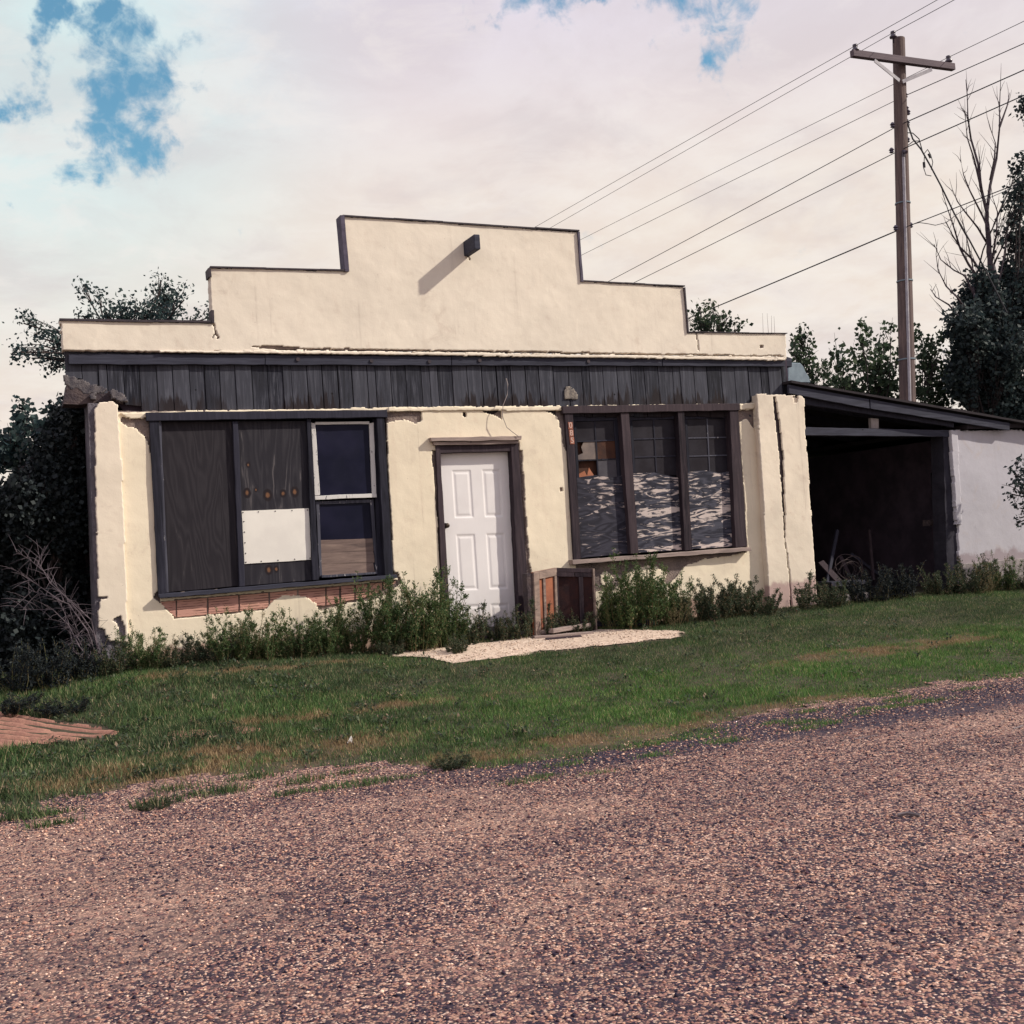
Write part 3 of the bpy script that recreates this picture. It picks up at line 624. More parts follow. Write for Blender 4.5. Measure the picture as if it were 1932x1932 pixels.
slab('drip_lip', [(300, 661), (520, 662), (900, 666), (1482, 676), (1482, 680), (900, 671), (520, 666), (300, 664)], [], YP - .008, .03, M_PARA, B, cell=.01, jag=.012, seed=8)
def cope(pts, w_, mat, y0=YP - .02, th=.18, name='coping'):
    m_ = MB()
    for a, b in zip(pts[:-1], pts[1:]):
        pa, pb = P(*a, YP), P(*b, YP); n_ = 5
        for k in range(n_):
            q0 = pa.lerp(pb, k / n_); q1 = pa.lerp(pb, (k + 1) / n_); e = rnd.uniform(-.003, .003)
            m_.beam((q0.x, y0 + th / 2, q0.z + e), (q1.x, y0 + th / 2, q1.z + e), th, w_)
    return m_.build(name, mat, B)
cope([(112, 603), (401, 608)], .022, M_COPE); cope([(396, 504), (652, 510)], .016, M_COPE); cope([(646, 407), (1092, 436)], .016, M_COPE)
cope([(1098, 530), (1291, 540)], .014, M_COPE); cope([(1298, 627), (1484, 629)], .010, M_COPE)
def vtrim(a, b, wpx, mat):
    MB().px([(a[0] - wpx / 2, a[1]), (a[0] + wpx / 2, a[1]), (b[0] + wpx / 2, b[1]), (b[0] - wpx / 2, b[1])], YP - .024, .17, .003).build('edge_trim', mat, B)
vtrim((646, 406), (655, 512), 8, M_COPEL); vtrim((395, 506), (397, 522), 5, M_COPE); vtrim((401, 585), (402, 609), 5, M_COPE)
vtrim((1092, 437), (1099, 531), 4, M_COPEL); vtrim((1292, 542), (1299, 628), 2.5, M_COPE)
# plank band
YS = YF + .035
sd = MB(); x = 121.
while x < 1479:
    wpx = lerp(31, 25, (x - 121) / 1360) * rnd.choice([1, 1, 1, .95, 1.05, .55]); x1 = min(x + wpx, 1482)
    yt = lambda q: lerp(662, 678, (q - 120) / 1363); lean = lerp(6, 8, (x - 121) / 1360)
    yb = 786 if x > 245 else lerp(714, 772, (x - 121) / 124.)
    if x1 > 1424: yb = 757
    f0 = (yb - 660) / 110.
    g_ = 1.1 if rnd.random() < .85 else 2.2
    sd.px([(x + g_ / 2, yt(x)), (x1 - g_ / 2, yt(x1)), (x1 - g_ / 2 + lean * f0, yb + rnd.uniform(-2, 2)), (x + g_ / 2 + lean * f0, yb + rnd.uniform(-2, 2))], YS + rnd.uniform(-.006, .006), .03, .0015, .3)
    x = x1
sd.build('plank_band', M_SIDE, B, bevel=.002)
MB().px([(122, 662), (1484, 676), (1490, 757), (1420, 776), (240, 783), (222, 762), (129, 714)], YS + .07, .08).build('plank_backing', M_DARK, B)
tr_ = MB(); xs_ = [129, 500, 852, 1250, 1482]
for a, b in zip(xs_[:-1], xs_[1:]):
    f = lambda q: lerp(667, 678, (q - 129) / 1353)
    tr_.px([(a + .6, f(a)), (b - .6, f(b)), (b - .6, f(b) + lerp(20, 13, (b - 129) / 1353)), (a + .6, f(a) + lerp(20, 13, (a - 129) / 1353))], YS - .045, .036, .004)
tr_.build('trim_board', M_TRIM, B, bevel=.003)
bt = MB()
for q in ((701, 681), (810, 682), (1110, 682), (905, 680), (562, 678)):
    p = P(*q, YS - .05); MB().tube([(p.x, p.y - .008, p.z), (p.x, p.y + .01, p.z)], .022, 8).build('bolt_head', M_COPE, B)
# left and right pillars
def pillar(front, depth, holes, seed, th=None):
    yf = YF - depth
    o_ = slab('pillar', front, holes, yf, th or depth + .018, M_PILL, B, cell=.0125, jag=.009, relief=.004, seed=seed)
    return o_
Lf = [(178, 772), (187, 759), (214, 758), (222, 766), (231, 900), (240, 1160), (243, 1262), (189, 1262), (186, 1187)]
pL = pillar(Lf, .045, [([(186, 1128), (203, 1126), (203, 1130), (190, 1132), (190, 1150), (186, 1150)], .006), ([(212, 1168), (228, 1160), (236, 1180), (236, 1215), (226, 1200), (222, 1175)], .008), ([(188, 1205), (243, 1210), (243, 1275), (188, 1275)], .01), ([(186, 1185), (200, 1186), (206, 1215), (187, 1215)], .012)], 21)
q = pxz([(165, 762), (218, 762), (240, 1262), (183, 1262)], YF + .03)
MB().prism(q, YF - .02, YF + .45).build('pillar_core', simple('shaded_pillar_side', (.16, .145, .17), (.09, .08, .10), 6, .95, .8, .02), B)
Rf = [(1428, 743), (1512, 747), (1517, 752), (1521, 830), (1543, 1145), (1546, 1192), (1455, 1195), (1453, 1150)]
crk = [(1457, 748), (1463.5, 748), (1472, 800), (1478.5, 860), (1481, 938), (1482, 1018), (1491, 1088), (1496, 1160), (1492, 1160), (1488, 1088), (1480, 1018), (1475, 938), (1470, 860), (1463, 800)]
_j = 1
pR = pillar(Rf, .11, [(crk, .004), ([(1496, 747), (1506, 747), (1504, 760), (1498, 760)], .003), ([(1518, 810), (1526, 815), (1526, 832), (1520, 830)], .004)], 22, .022)
q = pxz([(1429.5, 745), (1511, 751), (1519.5, 832), (1544, 1195), (1456.5, 1195), (1450, 1100)], YF - .088)
MB().prism(q, YF - .087, YF + .4).build('pillar_core', M_PILL, B)
MB().px([(1454, 749), (1467, 749), (1475, 800), (1482, 860), (1485, 938), (1487, 1018), (1496, 1088), (1501, 1160), (1487, 1160), (1483, 1088), (1475, 1018), (1470, 938), (1465, 860), (1458, 800)], YF - .0885, .001).build('crack', simple('crack_dark', (.05, .035, .04), (.025, .018, .022), 12, .95, 0), B)
# crumbled mortar left of the band
def chunk(poly, yf, th, mat, seed): return slab('mortar_crust', poly, [], yf, th, mat, B, cell=.012, jag=.09, relief=.006, seed=seed)
chunk([(120, 706), (136, 705), (150, 716), (178, 724), (202, 736), (196, 742), (158, 742), (150, 730), (134, 728), (122, 722)], YS - .012, .02, M_MORTL, 31)
chunk([(206, 735), (222, 734), (236, 744), (243, 754), (226, 757), (212, 750)], YF - .04, .07, M_MORTL, 32)
chunk([(166, 740), (178, 740), (180, 752), (168, 752)], YF - .03, .1, M_MORTL, 33)
MB().px([(126, 724), (148, 732), (232, 742), (232, 762), (210, 758), (186, 758), (150, 764), (120, 762)], YS - .004, .3, .006).build('rotten_lintel', M_CORE, B)
chunk([(1070, 731), (1084, 733), (1090, 745), (1091, 752), (1070, 752), (1066, 744)], YS - .012, .008, simple('pale_torn_scrap', (.36, .31, .27), (.13, .115, .115), 25, .9, .8, .02), 34)
# spout beam on the parapet
p = P(880, 470, YP)
MB().box((p.x - .036, YF - .36, p.z - .085), (p.x + .036, YP + .02, p.z + .085)).build('timber_stub', M_TRIM, B, bevel=.006)

# ---- left window
def bar(m_, pts, yf, th, j=.003): return m_.px(pts, yf, th, j)
WL = bpy.data.objects.new('window', None); COL.objects.link(WL); WL.parent = B; p = P(515, 1100); WL.location = p - wloc(B); WL['label'] = 'boarded wide left window with a white panel and open sash'
m_ = MB()
bar(m_, [(275, 778), (730, 773), (731, 787), (277, 794)], YF - .045, .10)
bar(m_, [(282, 794.5), (300, 794.5), (314, 1118), (299, 1126)], YF - .030, .12)
bar(m_, [(711, 788), (725, 788), (742, 1086), (726, 1087)], YF - .030, .12)
m_.build('frame', M_JAMB, WL, bevel=.003)
MB().px([(299, 1121), (748, 1084), (751, 1091), (301, 1129)], YF - .085, .16, .004).build('sill', M_TRIM, WL, bevel=.003)
m_ = MB(); bar(m_, [(439, 795), (449, 795), (462, 1106), (452, 1107)], YF - .014, .09); bar(m_, [(579, 790), (587, 790), (602, 1094), (590, 1095)], YF - .014, .09)
m_.build('mullion', M_JAMB, WL, bevel=.003)
m_ = MB(); bar(m_, [(300, 795), (304, 795), (318, 1117), (314, 1118)], YF - .010, .05); m_.build('stop_bead', M_SASHD, WL)
def at_origin(pxpts, yf, th, name, mat, par_, jag=.002):
    q = P(*pxpts[0], yf); m_ = MB().px(pxpts, yf, th, jag)
    o_ = m_.build(name, mat, None, loc=q); o_.parent = par_; o_.location = q - wloc(par_); return o_
at_origin([(304, 796), (440, 795), (453, 1105), (318, 1117)], YF + .028, .02, 'plywood_board', M_PLY1, WL)['label'] = 'dark bare plywood board'
at_origin([(449, 795), (580, 794), (591, 1094), (461, 1105)], YF + .028, .02, 'plywood_board', M_PLY2, WL)['label'] = 'knotty plywood board behind white panel'
at_origin([(456, 964), (582.5, 959), (587.5, 1056), (461.5, 1064)], YF + .018, .008, 'white_panel', M_PANEL, WL, .0015)
m_ = MB()
for u in (0.02, .25, .5, .75, .98):
    for a, b in (((456, 964), (582.5, 959)), ((461.5, 1064), (587.5, 1056))):
        q = P(lerp(a[0], b[0], u), lerp(a[1], b[1], u) + (3 if a[1] < 1000 else -3), YF + .018); MB().tube([(q.x, q.y - .004, q.z), (q.x, q.y + .004, q.z)], .007, 6).build('nail_head', M_COPE, WL)
for v in (.2, .4, .6, .8):
    q = P(lerp(456, 461.5, v) + 3, lerp(964, 1064, v), YF + .018); MB().tube([(q.x, q.y - .004, q.z), (q.x, q.y + .004, q.z)], .007, 6).build('nail_head', M_COPE, WL)
S1 = bpy.data.objects.new('sash', None); COL.objects.link(S1); S1.parent = B; S1.location = P(650, 1080) - wloc(B); S1['label'] = 'double hung sash with peeling white paint'
m_ = MB(); ys_ = YF + .03
bar(m_, [(587, 797), (595, 799), (604, 934), (594, 935)], ys_, .035, .002); bar(m_, [(696.5, 799), (705, 797), (710, 930), (702, 931)], ys_, .035, .002)
bar(m_, [(595, 796), (697, 795), (697, 800), (595, 801)], ys_, .035, .002); bar(m_, [(594, 935.5), (710, 930.5), (711, 938), (595, 943)], ys_ - .01, .045, .003)
m_.build('upper_frame', M_SASHW, S1, bevel=.002)
m_ = MB(); ys_ = YF + .055
bar(m_, [(596, 946), (602, 946), (608, 1086), (603, 1090)], ys_, .03, .002); bar(m_, [(698, 943), (705, 942), (713, 1080), (709, 1081)], ys_, .03, .002)
bar(m_, [(602, 946), (698, 942), (698, 948), (602, 952)], ys_, .03, .002); bar(m_, [(607, 1085), (712, 1079), (712, 1083), (607, 1090)], ys_ - .03, .06, .003)
m_.build('lower_frame', M_SASHD, S1, bevel=.002)
m_ = MB(); bar(m_, [(704, 790), (713, 790), (727, 1087), (712, 1088)], YF + .05, .05); m_.build('side_lining', M_JAMB, S1)
MB().px([(592, 799), (700, 798), (705, 932), (602, 936)], YF + .048, .004).build('pane', M_GLASS, S1)
MB().px([(600, 947), (700, 944), (708, 1083), (606, 1087)], YF + .075, .004).build('pane', M_GLASS, S1)
m_ = MB(); yb_ = YF + .068
for a, b in ((1019, 1042), (1042.6, 1064), (1064.6, 1087)):
    bar(m_, [(602, a), (704, a - 3), (708, b - 3), (605, b)], yb_, .006, .001)
m_.build('plank_infill', M_PLANKI, S1)

# ---- right window
WR = bpy.data.objects.new('window', None); COL.objects.link(WR); WR.parent = B; WR.location = P(1240, 1050) - wloc(B); WR['label'] = 'right window with broken panes above weathered plywood'
m_ = MB()
bar(m_, [(1061, 766), (1396, 761), (1396, 774), (1063, 780)], YF - .045, .10)
bar(m_, [(1066, 780), (1081, 780), (1097, 1054), (1083, 1058)], YF - .030, .13)
bar(m_, [(1377, 775), (1393, 774.5), (1410, 1031), (1388, 1033)], YF - .030, .13)
m_.build('frame', M_JAMBR, WR, bevel=.003)
m_ = MB(); bar(m_, [(1171, 778), (1187, 778), (1205, 1044), (1190, 1045)], YF - .026, .12); bar(m_, [(1279, 776), (1291, 776), (1306, 1038), (1292, 1039)], YF - .026, .12)
m_.build('mullion', M_JAMBR, WR, bevel=.003)
MB().px([(1080, 1057), (1417, 1032), (1418, 1039), (1082, 1065)], YF - .10, .2, .004).build('sill', M_OLDH, WR, bevel=.003)
bays = [((1081, 780), (1171, 778), (1191, 1045), (1097, 1054)), ((1187, 778), (1279, 776), (1292, 1038), (1205, 1044)), ((1291, 776), (1377, 775), (1388, 1032), (1306, 1037))]
tops = (901, 893, 891)
cells = {0: [[M_PANED, M_PANED], [M_PANET, M_PANEB], [M_PANEO, M_PANEG]], 1: [[M_PANED, M_PANED], [M_PANED, M_PANED], [M_PANED, M_PANED]], 2: [[M_PANED, M_PANED], [M_PANED, M_PANED], [M_PANED, M_PANED]]}
for bi, (a, b, c, e) in enumerate(bays):
    S = bpy.data.objects.new('sash', None); COL.objects.link(S); S.parent = B; S.location = P((e[0] + c[0]) / 2, 1030) - wloc(B)
    S['label'] = ['broken sash with torn paper', 'middle sash above peeled plywood', 'sash with four clear muntin lines'][bi]
    def uv(u, v):
        lx, ly = lerp(a[0], e[0], v), lerp(a[1], e[1], v); rx, ry = lerp(b[0], c[0], v), lerp(b[1], c[1], v)
        return (lerp(lx, rx, u), lerp(ly, ry, u))
    vt = (tops[bi] - a[1]) / (e[1] - a[1])
    m_ = MB(); yy = YF + .065
    bar(m_, [uv(.0, .02), uv(1, .02), uv(1, .055), uv(0, .055)], yy, .03, .002)
    bar(m_, [uv(.0, .055), uv(.055, .055), uv(.055, .98), uv(0, .98)], yy, .03, .002); bar(m_, [uv(.93 if bi != 0 else .84, .055), uv(1, .055), uv(1, .98), uv(.93 if bi != 0 else .84, .98)], yy, .03, .002)
    m_.build('sash_frame', M_JAMB, S, bevel=.002)
    u1 = .93 if bi != 0 else .84; rows = [.055, lerp(.055, vt, .36), lerp(.055, vt, .70), vt + .03]
    m_ = MB(); mu = lerp(.055, u1, .5)
    bar(m_, [uv(mu - .012, .055), uv(mu + .012, .055), uv(mu + .012, vt), uv(mu - .012, vt)], yy + .004, .02, .001)
    for r_ in rows[1:3]: bar(m_, [uv(.055, r_ - .004), uv(u1, r_ - .004), uv(u1, r_ + .004), uv(.055, r_ + .004)], yy + .003, .02, .001)
    m_.build('muntin', M_SASHD if bi == 2 else M_JAMB, S)
    for r_ in range(3):
        for k in range(2):
            ua, ub = (.055, mu - .012) if k == 0 else (mu + .012, u1)
            if bi == 0 and (r_, k) == (1, 0): pts = [uv(ua, lerp(rows[1], rows[2], .95)), uv(ua, lerp(rows[1], rows[2], .72)), uv(lerp(ua, ub, .28), lerp(rows[1], rows[2], .62)), uv(lerp(ua, ub, .2), lerp(rows[1], rows[2], .3)), uv(lerp(ua, ub, .35), rows[1] + .004), uv(ub, rows[1] + .004), uv(ub, rows[2] - .004)]
            elif bi == 0 and (r_, k) == (2, 0): pts = [uv(ua, rows[3]), uv(ua, lerp(rows[2], rows[3], .62)), uv(lerp(ua, ub, .3), lerp(rows[2], rows[3], .5)), uv(lerp(ua, ub, .42), lerp(rows[2], rows[3], .75)), uv(lerp(ua, ub, .55), lerp(rows[2], rows[3], .35)), uv(lerp(ua, ub, .95), rows[3])]
            else: pts = [uv(ua, rows[r_] + .004), uv(ub, rows[r_] + .004), uv(ub, rows[r_ + 1] - .004), uv(ua, rows[r_ + 1] - .004)]
            MB().px(pts, yy + .012, .004).build('pane', cells[bi][r_][k], S)
    if bi == 0:
        MB().px([uv(.055, rows[1]), uv(mu, rows[1]), uv(mu, rows[3]), uv(.055, rows[3])], yy + .06, .01).build('backing_card', M_PANEB, S)
    pts = [uv(.0, vt), uv(.4, vt - .01), uv(.45, vt - .006), uv(.7, vt + .015), uv(1, vt + (.05 if bi == 1 else .0)), uv(1, .995), uv(0, .995)]
    if bi == 1: pts = [uv(.0, vt), uv(.45, vt), uv(.75, vt + .03), uv(1, vt + .05), uv(1, .995), uv(0, .995)]
    at_origin(pts, YF + .045, .012, 'plywood_board', (M_PLYG, M_PLYW, M_PLYW)[bi], S, .002)
# house number, upright, on the frame
q0 = P(1075.5, 797, YF - .034)
for k, ch in enumerate('085'):
    q = P(1076 + k * 1.6, 803 + k * 14.2, YF - .032)
    pl = MB().box((q.x - .030, YF - .036, q.z - .042), (q.x + .030, YF - .030, q.z + .042)).build('number_plaque', M_PLAQ, B, bevel=.001)
    cu = bpy.data.curves.new('digit', 'FONT'); cu.body = ch; cu.size = .095; cu.align_x = 'CENTER'; cu.align_y = 'CENTER'; cu.extrude = .0012; cu.offset = .0016
    t_ = bpy.data.objects.new('digit', cu); COL.objects.link(t_)
    dg = bpy.context.evaluated_depsgraph_get(); me = bpy.data.meshes.new_from_object(t_.evaluated_get(dg)); bpy.data.objects.remove(t_)
    me.materials.clear(); me.materials.append(M_DIGIT)
    dd_ = bpy.data.objects.new('digit', me); COL.objects.link(dd_); dd_.parent = pl; dd_.rotation_euler = (math.pi / 2, 0, 0); dd_.location = Vector((q.x, YF - .0385, q.z)) - wloc(B)

# ---- door
D = bpy.data.objects.new('door', None); COL.objects.link(D); D.parent = B; D.location = P(915, 1200) - wloc(B); D['label'] = 'white six panel door, dirty near the ground'
YD = YF + .085
dc = [P(829, 853, YD), P(962, 850, YD), P(985, 1216, YD), P(853, 1222, YD)]
nu, nv = 110, 230
U, Vv = np.meshgrid(np.linspace(0, 1, nu + 1), np.linspace(0, 1, nv + 1), indexing='ij')
relz = np.zeros_like(U); WDm, HTm = .91, 2.25
def panel(u0, u1, v0, v1):
    global relz
    dx = np.minimum(U - u0, u1 - U) * WDm; dy = np.minimum(Vv - v0, v1 - Vv) * HTm; dd = np.minimum(dx, dy)
    gro = np.where(dd > 0, np.where(dd < .010, dd / .010, np.where(dd < .03, 1 - .0 * dd, np.clip(1 - (dd - .03) / .02, .25, 1))), 0)
    relz = np.maximum(relz, gro * .007)
for (v0, v1) in ((.095, .34), (.425, .71), (.785, .90)):
    panel(.155, .42, v0, v1); panel(.58, .845, v0, v1)
PX = [(dc[0] * (1 - u) + dc[1] * u) * (1 - v) + (dc[3] * (1 - u) + dc[2] * u) * v for u, v in zip(U.ravel(), Vv.ravel())]
V = np.array([(p.x, YD + r, p.z) for p, r in zip(PX, relz.ravel())]); idx = np.arange(len(V)).reshape(nu + 1, nv + 1)
Fc = np.stack([idx[:-1, :-1], idx[:-1, 1:], idx[1:, 1:], idx[1:, :-1]], -1).reshape(-1, 4)
o = npmesh('door_leaf', V, Fc, M_DOOR, D); o.data.polygons.foreach_set('use_smooth', [True] * len(Fc))
MB().prism([(p.x, p.z) for p in dc], YD + .02, YD + .045).build('door_core', M_DOOR, D)
k_ = P(843.5, 991.5, YD - .05)
MB().tube([(k_.x, YD + .004, k_.z), (k_.x, YD - .012, k_.z), (k_.x, YD - .013, k_.z), (k_.x, YD - .035, k_.z), (k_.x, YD - .045, k_.z), (k_.x, YD - .062, k_.z), (k_.x, YD - .070, k_.z)], [.032, .030, .013, .013, .027, .028, .014], 14).build('door_knob', M_KNOB, D, smooth=True)
m_ = MB()
bar(m_, [(822, 838), (830, 838), (853, 1225), (840, 1225)], YF - .022, .14, .004); bar(m_, [(964, 837), (978, 836), (1003, 1215), (982, 1218)], YF - .022, .14, .004)
bar(m_, [(829, 840), (966, 837), (966, 851), (831, 855)], YF - .012, .14, .004)
m_.build('door_frame', M_JAMBR, D, bevel=.003)
m_ = MB(); bar(m_, [(812, 826), (985, 822), (984, 830), (814, 833)], YF - .075, .09, .005); bar(m_, [(817, 833.5), (979, 830.5), (978, 837), (819, 840)], YF - .05, .06, .005)
m_.build('door_head', M_OLDH, D, bevel=.003)
MB().px([(838, 1196), (1002, 1190), (1003, 1240), (838, 1248)], YF - .06, .30, .01).build('threshold', M_CONC, D)

# hanging cord over the door
c_ = [(955, 714, .0), (958, 725, .02), (957, 745, .05), (949, 765, .06), (948, 785, .06), (956, 806, .05), (967, 815, .05), (979, 824, .06)]
MB().tube([P(x_, y_, YF - .03 - o_) for x_, y_, o_ in c_], .0045, 6).build('hanging_cord', M_CORD, None).name = 'hanging_cord'
o = bpy.data.objects['hanging_cord']; tag(o, 'thin pale cord dangling from the plank band above the white door', 'cord')

# ------------------------------------------------------------------ carport
C = empty('carport', (11.5, YF, .35), 'open lean-to carport with sloping plank roof beside the shop', 'carport')
YC = YF - .05
top0, top1 = P(1484, 720, YC), P(1890, 790, YC)
def roofz(X, d=0.): return lerp(top0.z, top1.z, (X - top0.x) / (top1.x - top0.x)) + d
xa, xb = top0.x + .0, 15.5
rf = MB(); n_ = 14
for i in range(n_):
    x0_, x1_ = lerp(xa, xb, i / n_), lerp(xa, xb, (i + 1) / n_)
    rf.add([(x0_, YC - .1, roofz(x0_) - .03), (x1_, YC - .1, roofz(x1_) - .03), (x1_, 18, roofz(x1_) - .03), (x0_, 18, roofz(x0_) - .03), (x0_, YC - .1, roofz(x0_) + rnd.uniform(-.004, .01)), (x1_, YC - .1, roofz(x1_)), (x1_, 18, roofz(x1_)), (x0_, 18, roofz(x0_))],
           [(0, 3, 2, 1), (4, 5, 6, 7), (0, 1, 5, 4), (1, 2, 6, 5), (2, 3, 7, 6), (3, 0, 4, 7)])
rf.build('roof', M_ROOF, C)
m_ = MB(); m_.px([(1488, 726), (1640, 753), (1641, 771), (1489, 742)], YC - .06, .04, .003); m_.px([(1642, 753.5), (1905, 798), (1905, 812), (1643, 771)], YC - .058, .04, .003)
m_.build('barge_board', M_TRIM, C, bevel=.003)
m_ = MB(); m_.px([(1514, 750), (1800, 794), (1800, 806), (1514, 762)], YC + .02, .06, .003); m_.build('rafter', M_JAMB, C, bevel=.003)
m_ = MB(); m_.px([(1514, 806), (1800, 812), (1800, 824), (1514, 821)], YC + .08, .10, .003); m_.build('header_beam', M_TRIM, C, bevel=.003)
MB().px([(1643, 789), (1658, 790), (1658, 808.5), (1644, 808)], YC + .10, .05, .003).build('pale_block', M_CONC, C)
m_ = MB(); m_.px([(1779, 812), (1805, 812), (1812, 1150), (1789, 1150)], YF + .05, .24, .008); m_.build('brick_jamb', M_BLOCKW, C)
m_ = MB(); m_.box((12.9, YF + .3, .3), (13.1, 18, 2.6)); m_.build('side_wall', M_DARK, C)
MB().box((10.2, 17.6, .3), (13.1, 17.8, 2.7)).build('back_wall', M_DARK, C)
m_ = MB()
for i in range(6):
    y_ = YF + .6 + i * .9; m_.add(*(lambda a, b: ([(a[0], y_, a[1]), (b[0], y_, b[1]), (b[0], y_ + .05, b[1]), (a[0], y_ + .05, a[1]), (a[0], y_, a[1] - .12), (b[0], y_, b[1] - .12), (b[0], y_ + .05, b[1] - .12), (a[0], y_ + .05, a[1] - .12)], [(0, 1, 2, 3), (7, 6, 5, 4), (0, 4, 5, 1), (1, 5, 6, 2), (2, 6, 7, 3), (3, 7, 4, 0)]))((xa + .1, roofz(xa + .1) - .035), (13.1, roofz(13.1) - .035)))
m_.build('joists', M_JAMB, C)
# things kept in the carport
p = P(1770, 932, YF + .5)
m_ = MB(); m_.px([(1757, 892), (1780, 892), (1785, 972), (1763, 973)], YF + .42, .02, .003)
tag(m_.build('leaning_panel', M_PANED), 'narrow dusty grey panel fixed inside the right jamb of the carport', 'panel')
m_ = MB(); m_.px([(1752, 981), (1786, 981), (1787, 991), (1753, 992)], YF + .38, .12, .003)
sh = m_.build('wall_shelf', M_CORE); tag(sh, 'small dark shelf under the narrow grey panel in the carport', 'shelf')
pc_ = MB(); 
for i in range(6):
    q = P(1765 + rnd.uniform(0, 11), 979 - rnd.uniform(0, 2), YF + .42); tag(MB().tube([(q.x, q.y, q.z - .02), (q.x, q.y, q.z + .01)], [.012, .008], 6).build('china_knob', M_PANEL), 'small white knob on the carport shelf under the grey panel', 'knob', 'white knobs on the carport shelf')
m_ = MB(); q = hit(1612, 1134); m_.box((q.x - .28, q.y - .06, q.z), (q.x + .28, q.y + .10, q.z + .10))
tag(m_.build('kerb_block', M_CONC, bevel=.01), 'pale concrete block lying at the mouth of the carport', 'block')
junk = [((1548, 1060), (1590, 1105), .10, 'broad grey board leaning on the left in the carport'), ((1580, 1000), (1560, 1100), .05, 'thin upright stick at the left of the carport'), ((1585, 1050), (1612, 1108), .07, 'short splintered board in the carport heap'), ((1560, 1075), (1600, 1125), .06, 'pale split board end at the foot of the carport heap'), ((1640, 1000), (1648, 1095), .04, 'thin post standing in the middle of the carport'), ((1605, 1045), (1680, 1100), .05, 'long slanting grey pole lying over the carport heap')]
for i, (a, b, w_, lb) in enumerate(junk):
    ya = YF + .9 + .12 * i; pa, pb = P(*a, ya), P(*b, ya - .3); pb.z = max(pb.z, .36)
    o = MB().beam(pa, pb, w_, .03, (0, 1, 0)).build('scrap_board', M_JAMB if i % 2 else M_JAMBR, bevel=.003); tag(o, lb, 'board', 'scrap boards heaped in the carport')
# old bicycle-like tangle: a rusty wire coil
m_ = MB(); q = P(1600, 1075, YF + .8)
for k in range(7):
    R_ = rnd.uniform(.16, .28); cx_ = q + Vector((rnd.uniform(-.1, .1), rnd.uniform(-.05, .05), rnd.uniform(-.06, .06))); tl = rnd.uniform(-.5, .5)
    m_.tube([cx_ + Vector((R_ * math.cos(a_), R_ * math.sin(a_) * tl, R_ * math.sin(a_) * .8)) for a_ in np.linspace(0, 6.283, 26)], .006, 5, False)
tag(m_.build('wire_coil', M_CORE), 'tangled coil of grey wire on the scrap heap in the carport', 'wire coil')
m_ = MB(); m_.px([(1568, 1098), (1632, 1094), (1634, 1102), (1570, 1108)], YF + .5, .35, .003)
tag(m_.build('low_crate', M_JAMB, bevel=.004), 'low grey plank crate at the foot of the carport heap', 'crate')

# white wall of the next building
G = empty('white_outbuilding', (15.5, YF, .35), 'whitewashed block building at the right edge beyond the carport', 'building')
slab('wall', [(1804, 812), (2120, 812), (2140, 1130), (1811, 1150)], [], YF + .02, .12, M_WHITE, G, cell=.02, jag=.02, seed=41)
slab('corner_edge', [(1794, 812), (1806, 812), (1815, 990), (1806, 990)], [], YF - .01, .06, M_WHITE, G, cell=.012, jag=.03, seed=42)
m_ = MB(); q = P(1811, 1064, YF); m_.box((q.x + .02, YF - .02, .25), (18.4, YF + .015, q.z + .0)); m_.build('plinth', M_CONC, G, bevel=.006)
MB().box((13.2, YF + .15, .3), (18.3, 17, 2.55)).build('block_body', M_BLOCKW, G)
MB().box((12.9, YF - .06, 2.70), (18.5, 17.2, 2.76)).build('roof', M_ROOF, G)

# pale blue tank end seen beyond the plank band
p = P(1497, 700, 13.4)
T_ = empty('metal_hood', (p.x, 13.4, 3.3), 'pale blue curved metal hood between shop wall and carport roof', 'metal hood')
m_ = MB(); a0 = P(1484, 688, 13.4); pts = pxz([(1470, 688), (1494, 689), (1500, 696), (1504, 706), (1510, 714), (1513, 726), (1470, 726)], 13.4)
m_.prism(pts, 13.2, 13.8); m_.build('shell', M_METAL, T_, bevel=.01)
MB().px([(1481, 672), (1494, 676), (1494, 692), (1481, 690)], 12.6, .3, .003).build('bracket_board', M_TRIM, T_)

# ------------------------------------------------------------------ cabinet and planks before the door
K = empty('old_cabinet', (6.2, 11.5, .34), 'weathered folding wooden cabinet with dark red-brown panels beside the door', 'cabinet')
def G3(x, y, Y): return P(x, y, Y)
# left wing turned towards the viewer, right face parallel to the wall
fl = hit(1010, 1202); fl_y = fl.y
c0 = P(1008, 1200, 11.68); c1 = P(1052, 1190, 11.93); c2 = P(1121, 1186, 11.80)
t0, t1, t2 = P(1004, 1080, 11.68), P(1048, 1071, 11.93), P(1116, 1073, 11.80)
c0.z, c1.z, c2.z = (float(gz(q_.x, q_.y)) for q_ in (c0, c1, c2))
def quadp(m_, a, b, c, d_, th):
    a, b, c, d_ = map(Vector, (a, b, c, d_)); n_ = (b - a).cross(d_ - a).normalized() * th
    m_.add([a, b, c, d_, a + n_, b + n_, c + n_, d_ + n_], [(0, 3, 2, 1), (4, 5, 6, 7), (0, 1, 5, 4), (1, 2, 6, 5), (2, 3, 7, 6), (3, 0, 4, 7)])
def face(a0_, a1_, b0_, b1_, u0_, u1_, v0_, v1_, th, m_, off=0.):   # bottom a, top b
    f_ = lambda u, v: (a0_.lerp(a1_, u)).lerp(b0_.lerp(b1_, u), v)
    n_ = (a1_ - a0_).cross(b0_ - a0_).normalized() * off
    quadp(m_, f_(u0_, v0_) + n_, f_(u1_, v0_) + n_, f_(u1_, v1_) + n_, f_(u0_, v1_) + n_, th)
